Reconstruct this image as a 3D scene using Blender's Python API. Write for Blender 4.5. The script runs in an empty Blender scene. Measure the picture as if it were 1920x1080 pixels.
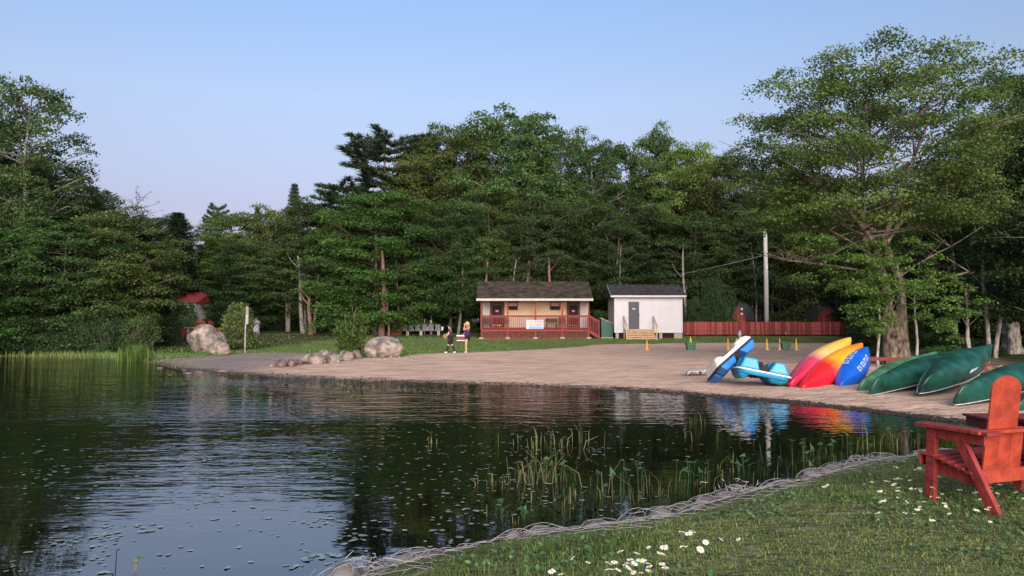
import bpy, bmesh, math, random
import numpy as np
from mathutils import Vector, Matrix, noise as mnoise
random.seed(7)
R_ = math.radians
scene = bpy.context.scene
col = scene.collection

# ---------------------------------------------------------------- camera, sky, sun, exposure
CAMZ, FPX, PITCH = 2.0, 1387.0, math.atan(60.0 / 1387.0)
cam_d = bpy.data.cameras.new('camera'); cam = bpy.data.objects.new('camera', cam_d); col.objects.link(cam)
cam_d.sensor_width = 36.0; cam_d.lens = FPX / 1920.0 * 36.0; cam_d.clip_end = 2000; cam_d.clip_start = 0.1
cam.location = (0, 0, CAMZ); cam.rotation_euler = (math.pi / 2 + PITCH, 0, 0)
scene.camera = cam

SUN_ELEV, SUN_AZ = 13.0, 172.0            # degrees; azimuth clockwise from +Y: the glow of the sunset lies behind the camera
world = bpy.data.worlds.new('World'); scene.world = world; world.use_nodes = True
wn, wl = world.node_tree.nodes, world.node_tree.links
wn.clear()
sky = wn.new('ShaderNodeTexSky'); sky.sky_type = 'NISHITA'; sky.sun_disc = False
sky.sun_elevation = R_(SUN_ELEV); sky.sun_rotation = R_(SUN_AZ)
sky.air_density = 1.0; sky.dust_density = 1.3; sky.ozone_density = 3.2
hsv = wn.new('ShaderNodeHueSaturation'); hsv.inputs['Saturation'].default_value = 0.66; hsv.inputs['Value'].default_value = 1.0
tint = wn.new('ShaderNodeMix'); tint.data_type = 'RGBA'; tint.blend_type = 'MULTIPLY'; tint.inputs[0].default_value = 1.0
tint.inputs[7].default_value = (1.0, 0.93, 1.0, 1)
bg = wn.new('ShaderNodeBackground'); bg.inputs['Strength'].default_value = 0.06
wo = wn.new('ShaderNodeOutputWorld')
wl.new(sky.outputs['Color'], hsv.inputs['Color']); wl.new(hsv.outputs['Color'], tint.inputs[6])
# the pale lavender band that lies above the horizon opposite the sunset, the same all the way round
wtc = wn.new('ShaderNodeTexCoord'); wsep = wn.new('ShaderNodeSeparateXYZ'); wl.new(wtc.outputs['Generated'], wsep.inputs[0])
wr = wn.new('ShaderNodeValToRGB')
stops_ = [(0.0, (.64, .51, .57)), (.143, (.69, .555, .625)), (.191, (.75, .66, .715)), (.277, (.845, .83, .885)), (.386, (.79, .92, 1.085)), (1.0, (.78, .95, 1.10))]
while len(wr.color_ramp.elements) < len(stops_): wr.color_ramp.elements.new(.5)
for k_, (p_, c_) in enumerate(stops_): wr.color_ramp.elements[k_].position = p_; wr.color_ramp.elements[k_].color = (*c_, 1)
wl.new(wsep.outputs[2], wr.inputs[0]); wl.new(wr.outputs[0], tint.inputs[7])
wl.new(tint.outputs[2], bg.inputs['Color']); wl.new(bg.outputs[0], wo.inputs['Surface'])

sun_d = bpy.data.lights.new('sun', 'SUN'); sun = bpy.data.objects.new('sun', sun_d); col.objects.link(sun)
sun_d.energy = 2.0; sun_d.angle = R_(60); sun_d.color = (1.0, 0.86, 0.76)
az, el = R_(SUN_AZ), R_(SUN_ELEV + 6)
sdir = Vector((math.sin(az) * math.cos(el), math.cos(az) * math.cos(el), math.sin(el)))
sun.rotation_euler = sdir.to_track_quat('Z', 'Y').to_euler()

vs = scene.view_settings
vs.view_transform = 'Standard'; vs.look = 'None'; vs.gamma = 1.0; vs.use_curve_mapping = False
vs.exposure = 1.90
cy = scene.cycles
cy.max_bounces = 6; cy.diffuse_bounces = 3; cy.glossy_bounces = 3; cy.transmission_bounces = 3; cy.transparent_max_bounces = 4
cy.caustics_reflective = False; cy.caustics_refractive = False

# ---------------------------------------------------------------- pixel <-> place
cp, sp = math.cos(PITCH), math.sin(PITCH)
def ray(px, py):
    x = (px - 960) / FPX; y = (540 - py) / FPX
    return Vector((x, cp - y * sp, sp + y * cp))
def P(px, py, D):
    d = ray(px, py); k = D / d.y
    return Vector((d.x * k, D, CAMZ + d.z * k))
def G(px, py, z):
    d = ray(px, py); k = (z - CAMZ) / d.z
    return Vector((d.x * k, d.y * k, z))
def X(px, D): return P(px, 600, D).x
def Z(py, D): return P(960, py, D).z

# ---------------------------------------------------------------- terrain
FAR = [G(x, y, 0) for x, y in [(-700, 672), (-300, 669), (0, 668), (100, 671), (200, 673), (280, 680), (330, 692), (400, 698), (470, 703), (560, 708),
       (700, 714), (860, 719), (1000, 724), (1150, 731), (1280, 740), (1400, 750), (1500, 759), (1620, 772), (1720, 783), (1850, 798)]]
FAR = [(v.x, v.y) for v in FAR] + [(11.5, 12.6), (14.5, 11.5), (16.0, 10.6)]
NEAR = [G(x, y, .42) for x, y in [(1730, 846), (1600, 862), (1500, 890), (1400, 911), (1290, 938), (1230, 958), (1130, 973), (1000, 989), (900, 1004), (780, 1030), (700, 1050), (640, 1074)]]
NEAR = [(16.0, 10.4), (11.0, 9.8), (7.0, 9.3)] + [(v.x, v.y) for v in NEAR] + [(-1.9, 3.9), (-3.2, 3.2), (-4.2, 2.0), (-5.5, -1.0), (-8, -8)]
LAKE = FAR + NEAR + [(-90, -8), (-90, 30)]

def seg_dist(x, y, pts):
    d = np.full(x.shape, 1e9)
    for (x0, y0), (x1, y1) in zip(pts[:-1], pts[1:]):
        dx, dy = x1 - x0, y1 - y0
        t = np.clip(((x - x0) * dx + (y - y0) * dy) / (dx * dx + dy * dy + 1e-12), 0, 1)
        d = np.minimum(d, np.hypot(x - x0 - t * dx, y - y0 - t * dy))
    return d
def inside(x, y, poly):
    r = np.zeros(x.shape, bool)
    n = len(poly)
    for i in range(n):
        x0, y0 = poly[i]; x1, y1 = poly[(i + 1) % n]
        if y0 == y1: continue
        c = ((y0 > y) != (y1 > y)) & (x < (x1 - x0) * (y - y0) / (y1 - y0) + x0)
        r ^= c
    return r
def smooth(a, b, x):
    t = np.clip((x - a) / (b - a), 0, 1); return t * t * (3 - 2 * t)
def wob(x, y):
    return (np.sin(x * .9 + 1.3 * np.sin(y * .37)) * np.cos(y * .71 + 1.1 * np.sin(x * .45))) * .5 + .25 * np.sin(x * 2.3 + y * 1.7) * np.sin(y * 2.9 - x * 1.1)
def height(x, y):
    x = np.asarray(x, float); y = np.asarray(y, float)
    lake = inside(x, y, LAKE)
    sf = seg_dist(x, y, FAR); sn = seg_dist(x, y, NEAR)
    zf = .15 * (1 - np.exp(-sf / 3)) + .005 * np.minimum(sf, 60) + .035 * np.clip(y - 48, 0, 34) + .018 * wob(x, y) * np.clip(sf / 3, 0, 1)
    zn = np.interp(sn, [0, .3, .8, 1.6, 6], [.36, .46, .53, .55, .6]) + .014 * wob(x * 2, y * 2)
    w = smooth(-1.5, 1.5, sf - sn)
    land = zf * (1 - w) + zn * w
    dep_f = -np.minimum(.05 * sf + .0, 1.6) - .002
    dep_n = np.interp(sn, [0, .28, .5, 2], [.36, .0, -.3, -1.0])
    return np.where(lake, np.where(sn < sf, np.maximum(dep_n, -1.6), dep_f), land)
def hz(x, y): return float(height(np.array([x]), np.array([y]))[0])
def hit(px, py):
    "where the ray through a pixel of the photograph meets the land"
    d = ray(px, py); t = np.linspace(2, 110, 2400)
    xs, ys, zs = d.x * t, d.y * t, CAMZ + d.z * t
    k = np.argmax(zs < height(xs, ys)); k = max(k, 1)
    return Vector((xs[k], ys[k], hz(xs[k], ys[k])))

# ---------------------------------------------------------------- materials
def mat(name, c, rough=.7, var=.18, scale=6., bump=.15, c2=None, metal=0., spec=.4, detail=4, trans=0, bscale=None, stretch=None, obj_rand=0.):
    m = bpy.data.materials.new(name); m.use_nodes = True
    n, l = m.node_tree.nodes, m.node_tree.links
    b = n['Principled BSDF']; b.inputs['Roughness'].default_value = rough; b.inputs['Metallic'].default_value = metal
    b.inputs['Specular IOR Level'].default_value = spec
    tc = n.new('ShaderNodeTexCoord'); src = tc.outputs['Object']
    if stretch:
        mp = n.new('ShaderNodeMapping'); mp.inputs['Scale'].default_value = stretch; l.new(src, mp.inputs[0]); src = mp.outputs[0]
    nz = n.new('ShaderNodeTexNoise'); nz.inputs['Scale'].default_value = scale; nz.inputs['Detail'].default_value = detail; l.new(src, nz.inputs[0])
    cr = n.new('ShaderNodeValToRGB'); cr.color_ramp.elements[0].position = .33; cr.color_ramp.elements[1].position = .67
    a = [max(0, v * (1 - var)) for v in c]; d = [v * (1 + var) for v in (c2 or c)]
    cr.color_ramp.elements[0].color = (*a, 1); cr.color_ramp.elements[1].color = (*d, 1)
    l.new(nz.outputs[0], cr.inputs[0]); out = cr.outputs[0]
    if obj_rand:
        oi = n.new('ShaderNodeObjectInfo'); mr = n.new('ShaderNodeMapRange'); mr.inputs[3].default_value = 1 - obj_rand; mr.inputs[4].default_value = 1 + obj_rand
        h = n.new('ShaderNodeHueSaturation'); l.new(oi.outputs['Random'], mr.inputs[0]); l.new(mr.outputs[0], h.inputs['Value']); l.new(out, h.inputs['Color']); out = h.outputs[0]
    l.new(out, b.inputs['Base Color'])
    if bump:
        n2 = n.new('ShaderNodeTexNoise'); n2.inputs['Scale'].default_value = bscale or scale * 4; n2.inputs['Detail'].default_value = 6; l.new(src, n2.inputs[0])
        bp = n.new('ShaderNodeBump'); bp.inputs['Strength'].default_value = bump; bp.inputs['Distance'].default_value = .03
        l.new(n2.outputs[0], bp.inputs['Height']); l.new(bp.outputs[0], b.inputs['Normal'])
    return m

def leaf_mat(name, dark, light, trans=.36, obj_rand=.34):
    m = bpy.data.materials.new(name); m.use_nodes = True
    n, l = m.node_tree.nodes, m.node_tree.links
    b = n['Principled BSDF']; b.inputs['Roughness'].default_value = .65; b.inputs['Specular IOR Level'].default_value = .15
    at = n.new('ShaderNodeAttribute'); at.attribute_name = 'tint'
    mx = n.new('ShaderNodeMix'); mx.data_type = 'RGBA'; mx.inputs[6].default_value = (*dark, 1); mx.inputs[7].default_value = (*light, 1)
    l.new(at.outputs['Fac'], mx.inputs[0])
    oi = n.new('ShaderNodeObjectInfo'); mr = n.new('ShaderNodeMapRange'); mr.inputs[3].default_value = 1 - obj_rand; mr.inputs[4].default_value = 1 + obj_rand
    h = n.new('ShaderNodeHueSaturation'); l.new(oi.outputs['Random'], mr.inputs[0]); l.new(mr.outputs[0], h.inputs['Value']); l.new(mx.outputs[2], h.inputs['Color'])
    mr2 = n.new('ShaderNodeMapRange'); mr2.inputs[3].default_value = .475; mr2.inputs[4].default_value = .53
    ml = n.new('ShaderNodeMath'); ml.operation = 'FRACT'; mm = n.new('ShaderNodeMath'); mm.operation = 'MULTIPLY'; mm.inputs[1].default_value = 7.31
    l.new(oi.outputs['Random'], mm.inputs[0]); l.new(mm.outputs[0], ml.inputs[0]); l.new(ml.outputs[0], mr2.inputs[0]); l.new(mr2.outputs[0], h.inputs['Hue'])
    l.new(h.outputs[0], b.inputs['Base Color'])
    if trans:
        t = n.new('ShaderNodeBsdfTranslucent'); l.new(h.outputs[0], t.inputs[0])
        ms = n.new('ShaderNodeMixShader'); ms.inputs[0].default_value = trans
        l.new(b.outputs[0], ms.inputs[1]); l.new(t.outputs[0], ms.inputs[2]); l.new(ms.outputs[0], n['Material Output'].inputs[0])
    return m

M = {}
M['leaf'] = leaf_mat('leaf green', (0.0276, 0.0552, 0.0172), (0.0920, 0.1495, 0.0460))
M['leaf_b'] = leaf_mat('leaf bright', (0.0460, 0.0897, 0.0207), (0.1380, 0.2300, 0.0517))
M['leaf_d'] = leaf_mat('leaf dark', (0.0230, 0.0460, 0.0207), (0.0633, 0.1058, 0.0391))
M['leaf_o'] = leaf_mat('leaf olive', (0.0368, 0.0644, 0.0184), (0.1323, 0.1782, 0.0517))
M['leaf_h'] = leaf_mat('maple leaf', (0.0345, 0.0690, 0.0184), (0.1495, 0.2185, 0.0575), obj_rand=0)
M['needle'] = leaf_mat('needle', (0.0207, 0.0414, 0.0253), (0.0575, 0.0920, 0.0483), trans=.1)
M['blade'] = leaf_mat('grass blade', (.040, .095, .022), (.23, .31, .09), trans=.2, obj_rand=0)
M['reed'] = leaf_mat('reed', (.06, .085, .028), (.24, .23, .10), trans=.1)
M['reed_y'] = leaf_mat('yellow reed', (.07, .085, .02), (.20, .18, .055), trans=.1)
M['arrow'] = leaf_mat('arrow leaf', (.03, .075, .03), (.07, .15, .06), trans=.15)
M['pad'] = leaf_mat('lily pad', (.15, .20, .155), (.29, .37, .30), trans=0)
M['pad'].node_tree.nodes['Principled BSDF'].inputs['Roughness'].default_value = .22; M['pad'].node_tree.nodes['Principled BSDF'].inputs['Specular IOR Level'].default_value = .8
M['bark'] = mat('bark', (.085, .072, .06), .9, .35, 5, .6, c2=(.15, .13, .11), stretch=(1, 1, .25), bscale=22, obj_rand=.3)
M['bark_white'] = mat('birch bark', (.20, .185, .16), .85, .35, 7, .4, c2=(.36, .34, .30), stretch=(1, 1, .5))
M['bark_pale'] = mat('pale bark', (.11, .10, .085), .85, .35, 7, .4, c2=(.20, .185, .16), stretch=(1, 1, .5), obj_rand=.15)
M['bark_hero'] = mat('scaly bark', (.050, .038, .028), .9, .45, 7, 1., c2=(.18, .14, .105), stretch=(1, 1, .55), bscale=16)
M['bark_red'] = mat('brown bark', (.12, .075, .055), .9, .3, 5, .5, c2=(.17, .10, .07), stretch=(1, 1, .25))
M['red'] = mat('red paint', (.20, .020, .017), .62, .20, 9, .25, c2=(.24, .030, .025), stretch=(1, 1, 1))
M['red_o'] = mat('orange red paint', (.27, .034, .016), .55, .18, 8, .25, c2=(.33, .045, .022))
M['red_d'] = mat('dull red paint', (.14, .022, .020), .75, .30, 5, .15, obj_rand=.16)
M['red_cab'] = mat('cabin red', (.20, .028, .025), .7, .2, 6, .1)
M['cream'] = mat('cream wall', (.60, .43, .27), .8, .06, 1.5, .03)
M['white'] = mat('white paint', (.49, .475, .50), .7, .04, 2, .02)
M['offwhite'] = mat('off white', (.46, .43, .42), .75, .08, 3, .03)
M['fascia'] = mat('fascia', (.42, .40, .38), .7, .1, 4, .05)
M['shingle'] = mat('shingle', (.016, .014, .016), .95, .35, 3, .3, c2=(.032, .028, .030), obj_rand=.25)
M['barn_roof'] = mat('barn roof', (.030, .034, .040), .9, .2, 3, .2)
M['shingle_m'] = mat('mossy shingle', (.018, .014, .014), .95, .4, 2, .4, c2=(.045, .034, .022), obj_rand=.25)
M['door'] = mat('charcoal door', (.045, .050, .060), .5, .1, 4, .03)
M['door_br'] = mat('brown screen door', (.055, .030, .024), .6, .2, 4, .05)
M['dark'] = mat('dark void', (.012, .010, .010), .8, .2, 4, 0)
M['glass'] = mat('window glass', (.03, .02, .02), .05, .05, 4, 0, spec=.8)
M['blind_reflection'] = mat('window blind', (.50, .22, .13), .5, .1, 4, 0)  # pink of the reflected sunset put into the base colour
M['lumber'] = mat('new lumber', (.46, .33, .20), .8, .18, 5, .15, stretch=(1, 1, 1))
M['crate'] = mat('crate grey', (.09, .09, .10), .85, .25, 6, .2, c2=(.14, .14, .155))
M['greywood'] = mat('weathered wood', (.26, .235, .22), .85, .22, 6, .2, c2=(.33, .30, .29))
M['concrete'] = mat('concrete', (.30, .27, .24), .9, .14, 9, .2)
M['pole'] = mat('pole wood', (.36, .35, .34), .85, .16, 3, .2, c2=(.34, .33, .32), stretch=(1, 1, .1))
M['metal'] = mat('grey metal', (.42, .43, .44), .45, .1, 6, .05, metal=.6)
M['dumpster'] = mat('green bin', (.022, .085, .060), .6, .2, 4, .05)
M['rubber'] = mat('black plastic', (.02, .02, .022), .6, .1, 4, 0)
M['rock'] = mat('granite', (.10, .09, .088), .9, .35, 3.2, .9, c2=(.26, .21, .175), detail=9, bscale=14)
M['rock_d'] = mat('dark rock', (.07, .055, .05), .9, .35, 5, .8, c2=(.16, .12, .105), detail=9, bscale=14)
M['rock_g'] = mat('bank stone', (.085, .075, .073), .9, .35, 3, .6, c2=(.19, .16, .145), detail=9, bscale=40, obj_rand=.25)
M['wire'] = mat('galvanised wire', (.40, .385, .38), .55, .12, 20, 0, metal=.15)
M['turq'] = mat('turquoise plastic', (.010, .25, .46), .4, .12, 4, .03, spec=.5)
M['pblue'] = mat('blue plastic', (.018, .16, .46), .35, .12, 4, .02, spec=.5)
M['pwhite'] = mat('aged white plastic', (.68, .64, .58), .5, .08, 5, .04)
M['kblue'] = mat('kayak blue', (.006, .10, .52), .32, .12, 3, .02, spec=.5)
M['cgreen'] = mat('canoe green', (.003, .036, .026), .40, .35, 2.6, .08, c2=(.007, .066, .046), spec=.5)
M['cgreen2'] = mat('faded canoe green', (.03, .13, .085), .42, .3, 2.0, .03, c2=(.07, .20, .10), spec=.5)
M['trim'] = mat('aluminium trim', (.55, .57, .58), .4, .05, 8, 0, metal=.3)
M['skin'] = mat('skin', (.48, .27, .19), .6, .05, 8, 0)
M['navy'] = mat('navy cloth', (.020, .026, .055), .9, .2, 12, .05)
M['purple'] = mat('purple cloth', (.035, .018, .11), .9, .2, 12, .05)
M['black'] = mat('black cloth', (.012, .012, .014), .9, .2, 12, .05)
M['hair_d'] = mat('dark hair', (.022, .014, .010), .7, .2, 20, .1)
M['hair_b'] = mat('sandy hair', (.46, .25, .10), .7, .25, 14, .15)
M['shoe'] = mat('pale shoe', (.60, .58, .55), .7, .1, 12, 0)
M['tan'] = mat('straw', (.50, .28, .11), .9, .2, 14, .15)
M['cone_o'] = mat('orange cone', (.80, .30, .03), .5, .06, 8, 0)
M['cone_y'] = mat('yellow cone', (.72, .52, .05), .5, .06, 8, 0)
M['cone_p'] = mat('sun bleached cone', (.72, .42, .26), .5, .06, 8, 0)
M['bgreen'] = mat('green basket', (.010, .15, .06), .5, .1, 8, 0)
M['petal'] = mat('daisy petal', (.80, .80, .80), .7, .03, 20, 0)
M['yolk'] = mat('daisy centre', (.62, .42, .03), .8, .1, 30, 0)
M['stem'] = mat('daisy stem', (.08, .13, .04), .8, .1, 30, 0)
M['pink'] = mat('pink print', (.72, .18, .30), .7, .05, 8, 0)
M['orange'] = mat('orange print', (.85, .38, .12), .7, .05, 8, 0)
M['lblue'] = mat('blue print', (.22, .36, .66), .7, .1, 8, 0)
M['plant_box'] = mat('dark planter', (.02, .035, .022), .8, .2, 8, .1)
M['drift'] = mat('driftwood', (.13, .095, .07), .9, .35, 9, .4, c2=(.24, .18, .13))

# ---------------------------------------------------------------- object helpers
def tag(o, label=None, cat=None, group=None, kind=None):
    if label: o['label'] = label
    if cat: o['category'] = cat
    if group: o['group'] = group
    if kind: o['kind'] = kind
    return o
def thing(name, label, cat, loc, rot=(0, 0, 0), group=None, quat=None):
    o = bpy.data.objects.new(name, None); col.objects.link(o); o.empty_display_size = .1
    o.location = loc
    if quat is not None: o.rotation_mode = 'QUATERNION'; o.rotation_quaternion = quat
    else: o.rotation_euler = rot
    return tag(o, label, cat, group)
def link(name, me, parent=None, off=None):
    o = bpy.data.objects.new(name, me); col.objects.link(o)
    if parent is not None: o.parent = parent
    if off is not None: o.location = off
    return o
def np_mesh(name, V, F, mats, tint=None, smooth_=False, midx=None):
    "V (n,3), F (m,k) with constant k"
    V = np.asarray(V, np.float32); F = np.asarray(F, np.int32)
    me = bpy.data.meshes.new(name)
    me.vertices.add(len(V)); me.vertices.foreach_set('co', V.ravel())
    k = F.shape[1]
    me.loops.add(F.size); me.loops.foreach_set('vertex_index', F.ravel())
    me.polygons.add(len(F)); me.polygons.foreach_set('loop_start', np.arange(0, F.size, k, dtype=np.int32))
    me.polygons.foreach_set('loop_total', np.full(len(F), k, np.int32))
    if smooth_: me.polygons.foreach_set('use_smooth', np.ones(len(F), bool))
    if midx is not None: me.polygons.foreach_set('material_index', np.asarray(midx, np.int32))
    for m in (mats if isinstance(mats, (list, tuple)) else [mats]): me.materials.append(m)
    if tint is not None:
        a = me.attributes.new('tint', 'FLOAT', 'FACE'); a.data.foreach_set('value', np.asarray(tint, np.float32))
    me.update(calc_edges=True)
    return me

class MB:
    "collects shapes and links them as one mesh"
    def __init__(s): s.v = []; s.f = []; s.m = []
    def add(s, vs, fs, mi=0):
        b = len(s.v); s.v += [tuple(v) for v in vs]; s.f += [tuple(i + b for i in f) for f in fs]; s.m += [mi] * len(fs); return s
    def box(s, x0, y0, z0, x1, y1, z1, mi=0, bev=0):
        x0, x1 = min(x0, x1), max(x0, x1); y0, y1 = min(y0, y1), max(y0, y1); z0, z1 = min(z0, z1), max(z0, z1)
        return s.add([(x0, y0, z0), (x1, y0, z0), (x1, y1, z0), (x0, y1, z0), (x0, y0, z1), (x1, y0, z1), (x1, y1, z1), (x0, y1, z1)],
                     [(0, 3, 2, 1), (4, 5, 6, 7), (0, 1, 5, 4), (1, 2, 6, 5), (2, 3, 7, 6), (3, 0, 4, 7)], mi)
    def beam(s, a, b, w, h, mi=0, up=(0, 0, 1)):
        a, b = Vector(a), Vector(b); d = (b - a).normalized(); u = Vector(up)
        sx = d.cross(u)
        if sx.length < 1e-4: sx = d.cross(Vector((1, 0, 0)))
        sx.normalize(); uu = sx.cross(d).normalized()
        vs = [p + sx * (i * w / 2) + uu * (j * h / 2) for p in (a, b) for i, j in ((-1, -1), (1, -1), (1, 1), (-1, 1))]
        return s.add(vs, [(0, 1, 2, 3), (7, 6, 5, 4), (0, 4, 5, 1), (1, 5, 6, 2), (2, 6, 7, 3), (3, 7, 4, 0)], mi)
    def tube(s, pts, rad, n=6, mi=0, cap=True):
        pts = [Vector(p) for p in pts]
        if not isinstance(rad, (list, tuple)): rad = [rad] * len(pts)
        b = len(s.v); prev = None
        for i, p in enumerate(pts):
            d = (pts[min(i + 1, len(pts) - 1)] - pts[max(i - 1, 0)]).normalized()
            if prev is None:
                u = d.cross(Vector((0, 0, 1)));
                if u.length < 1e-3: u = d.cross(Vector((1, 0, 0)))
            else: u = prev - d * prev.dot(d)
            u.normalize(); prev = u; w = d.cross(u)
            for k in range(n):
                t = 2 * math.pi * k / n
                s.v.append(tuple(p + (u * math.cos(t) + w * math.sin(t)) * rad[i]))
        for i in range(len(pts) - 1):
            for k in range(n):
                a0 = b + i * n + k; a1 = b + i * n + (k + 1) % n
                s.f.append((a0, a1, a1 + n, a0 + n)); s.m.append(mi)
        if cap:
            s.f.append(tuple(b + k for k in reversed(range(n)))); s.f.append(tuple(b + (len(pts) - 1) * n + k for k in range(n))); s.m += [mi, mi]
        return s
    def lathe(s, prof, n=14, c=(0, 0, 0), mi=0):
        b = len(s.v)
        for r, z in prof:
            for k in range(n):
                t = 2 * math.pi * k / n; s.v.append((c[0] + r * math.cos(t), c[1] + r * math.sin(t), c[2] + z))
        for i in range(len(prof) - 1):
            for k in range(n):
                a0 = b + i * n + k; a1 = b + i * n + (k + 1) % n
                s.f.append((a0, a1, a1 + n, a0 + n)); s.m.append(mi)
        s.f.append(tuple(b + k for k in reversed(range(n)))); s.f.append(tuple(b + (len(prof) - 1) * n + k for k in range(n))); s.m += [mi, mi]
        return s
    def prism(s, outline, a, b, mi=0):
        "outline: list of 3D points (one face), extruded by vector b-a"
        o = [Vector(p) for p in outline]; d = Vector(b) - Vector(a); n = len(o)
        vs = o + [p + d for p in o]
        fs = [tuple(reversed(range(n))), tuple(range(n, 2 * n))] + [(i, (i + 1) % n, n + (i + 1) % n, n + i) for i in range(n)]
        return s.add(vs, fs, mi)
    def build(s, name, mats, parent=None, world=None, smooth_=False, bev=0):
        "world: subtract this origin from the coordinates"
        me = bpy.data.meshes.new(name)
        v = s.v
        if world is not None: v = [(a - world[0], b - world[1], c - world[2]) for a, b, c in v]
        me.from_pydata(v, [], s.f)
        mats = mats if isinstance(mats, (list, tuple)) else [mats]
        for m in mats: me.materials.append(m)
        me.polygons.foreach_set('material_index', s.m)
        if smooth_: me.polygons.foreach_set('use_smooth', [True] * len(s.f))
        bm = bmesh.new(); bm.from_mesh(me); bmesh.ops.recalc_face_normals(bm, faces=bm.faces); bm.to_mesh(me); bm.free()
        o = link(name, me, parent)
        if bev:
            md = o.modifiers.new('bevel', 'BEVEL'); md.width = bev; md.segments = 2; md.limit_method = 'ANGLE'; md.angle_limit = R_(40)
        return o

# ---------------------------------------------------------------- setting: ground sheet split into lawn, beach, grass bank, lake bed
def hit2(px, py): v = hit(px, py); return (v.x, v.y)
SAND = [hit2(x, y) for x, y in [(1900, 686), (1860, 668), (1700, 664), (1640, 652), (1590, 644), (1450, 643), (1300, 643), (1120, 646), (1000, 656), (900, 660), (800, 663), (740, 670), (660, 672), (560, 661), (470, 662), (400, 668), (330, 672), (250, 676), (215, 678)]]
SAND = SAND + [(FAR[4][0], FAR[4][1] - 1)] + [(x, y - 1.5) for x, y in FAR[5:]] + [(24, 11), (30, 16)]
xs = np.unique(np.concatenate([np.linspace(-320, -40, 30), np.arange(-40, -6, .4), np.arange(-6, 16, .16), np.arange(16, 36, .4), np.linspace(36, 320, 30)]))
ys = np.unique(np.concatenate([np.linspace(-60, -2, 12), np.arange(-2, 13, .14), np.arange(13, 62, .25), np.arange(62, 90, 1.), np.linspace(90, 900, 24)]))
gx, gy = np.meshgrid(xs, ys); fx, fy = gx.ravel(), gy.ravel()
fz = height(fx, fy)
nx, ny = len(xs), len(ys)
sand_m = np.where(inside(fx, fy, SAND), 1., -1.) * seg_dist(fx, fy, SAND + [SAND[0]])
near_m = smooth(-1.5, 1.5, seg_dist(fx, fy, FAR) - seg_dist(fx, fy, NEAR))
shore = np.where(inside(fx, fy, LAKE), -1., 1.) * np.minimum(seg_dist(fx, fy, FAR), 30)
V = np.stack([fx, fy, fz], 1)
ii, jj = np.meshgrid(np.arange(nx - 1), np.arange(ny - 1)); a0 = (jj * nx + ii).ravel()
Fq = np.stack([a0, a0 + 1, a0 + nx + 1, a0 + nx], 1)
cx_, cy_ = fx[Fq].mean(1), fy[Fq].mean(1)
lake_f = inside(cx_, cy_, LAKE); sand_f = inside(cx_, cy_, SAND)
near_f = seg_dist(cx_, cy_, NEAR) < seg_dist(cx_, cy_, FAR)

gm = bpy.data.materials.new('ground'); gm.use_nodes = True
n, l = gm.node_tree.nodes, gm.node_tree.links
b = n['Principled BSDF']; b.inputs['Roughness'].default_value = .95; b.inputs['Specular IOR Level'].default_value = .15
geo = n.new('ShaderNodeNewGeometry')
def NZ(scale, detail=5, stretch=None, rough=.55):
    t = n.new('ShaderNodeTexNoise'); t.inputs['Scale'].default_value = scale; t.inputs['Detail'].default_value = detail; t.inputs['Roughness'].default_value = rough
    if stretch:
        mp = n.new('ShaderNodeMapping'); mp.inputs['Scale'].default_value = stretch; l.new(geo.outputs['Position'], mp.inputs[0]); l.new(mp.outputs[0], t.inputs[0])
    else: l.new(geo.outputs['Position'], t.inputs[0])
    return t.outputs[0]
def RAMP(src, stops):
    r = n.new('ShaderNodeValToRGB'); e = r.color_ramp.elements
    while len(e) < len(stops): e.new(.5)
    for k, (p, c) in enumerate(stops): e[k].position = p; e[k].color = (*c, 1)
    l.new(src, r.inputs[0]); return r.outputs[0]
def ATT(name):
    t = n.new('ShaderNodeAttribute'); t.attribute_name = name; return t.outputs['Fac']
def MA(op, a, b_=None, clamp=False):
    t = n.new('ShaderNodeMath'); t.operation = op; t.use_clamp = clamp
    for k, v in enumerate((a, b_)):
        if v is None: continue
        if isinstance(v, (int, float)): t.inputs[k].default_value = v
        else: l.new(v, t.inputs[k])
    return t.outputs[0]
def MIX(f, a, c):
    t = n.new('ShaderNodeMix'); t.data_type = 'RGBA'; l.new(f, t.inputs[0]); l.new(a, t.inputs[6]); l.new(c, t.inputs[7]); return t.outputs[2]
lawn_c = RAMP(NZ(1.1, 8, (.55, 1, 1), .7), [(.3, (.065, .095, .025)), (.5, (.11, .145, .04)), (.7, (.19, .20, .075))])
soil_c = RAMP(NZ(7, 8), [(.35, (.075, .095, .03)), (.55, (.12, .125, .055)), (.72, (.21, .18, .12))])
sand_c = RAMP(NZ(1.6, 9, (.5, 1, 1), .72), [(.30, (.33, .23, .175)), (.5, (.55, .38, .285)), (.68, (.66, .47, .365))])
grav_c = RAMP(NZ(5, 9, None, .7), [(.3, (.17, .14, .125)), (.6, (.27, .225, .205)), (.75, (.34, .29, .26))])
gravel = MA('ADD', MA('MULTIPLY', ATT('leftness'), 1.), MA('MULTIPLY', MA('SUBTRACT', NZ(.5), .5), 1.2), True)
sand_all = MIX(gravel, sand_c, grav_c)
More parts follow.
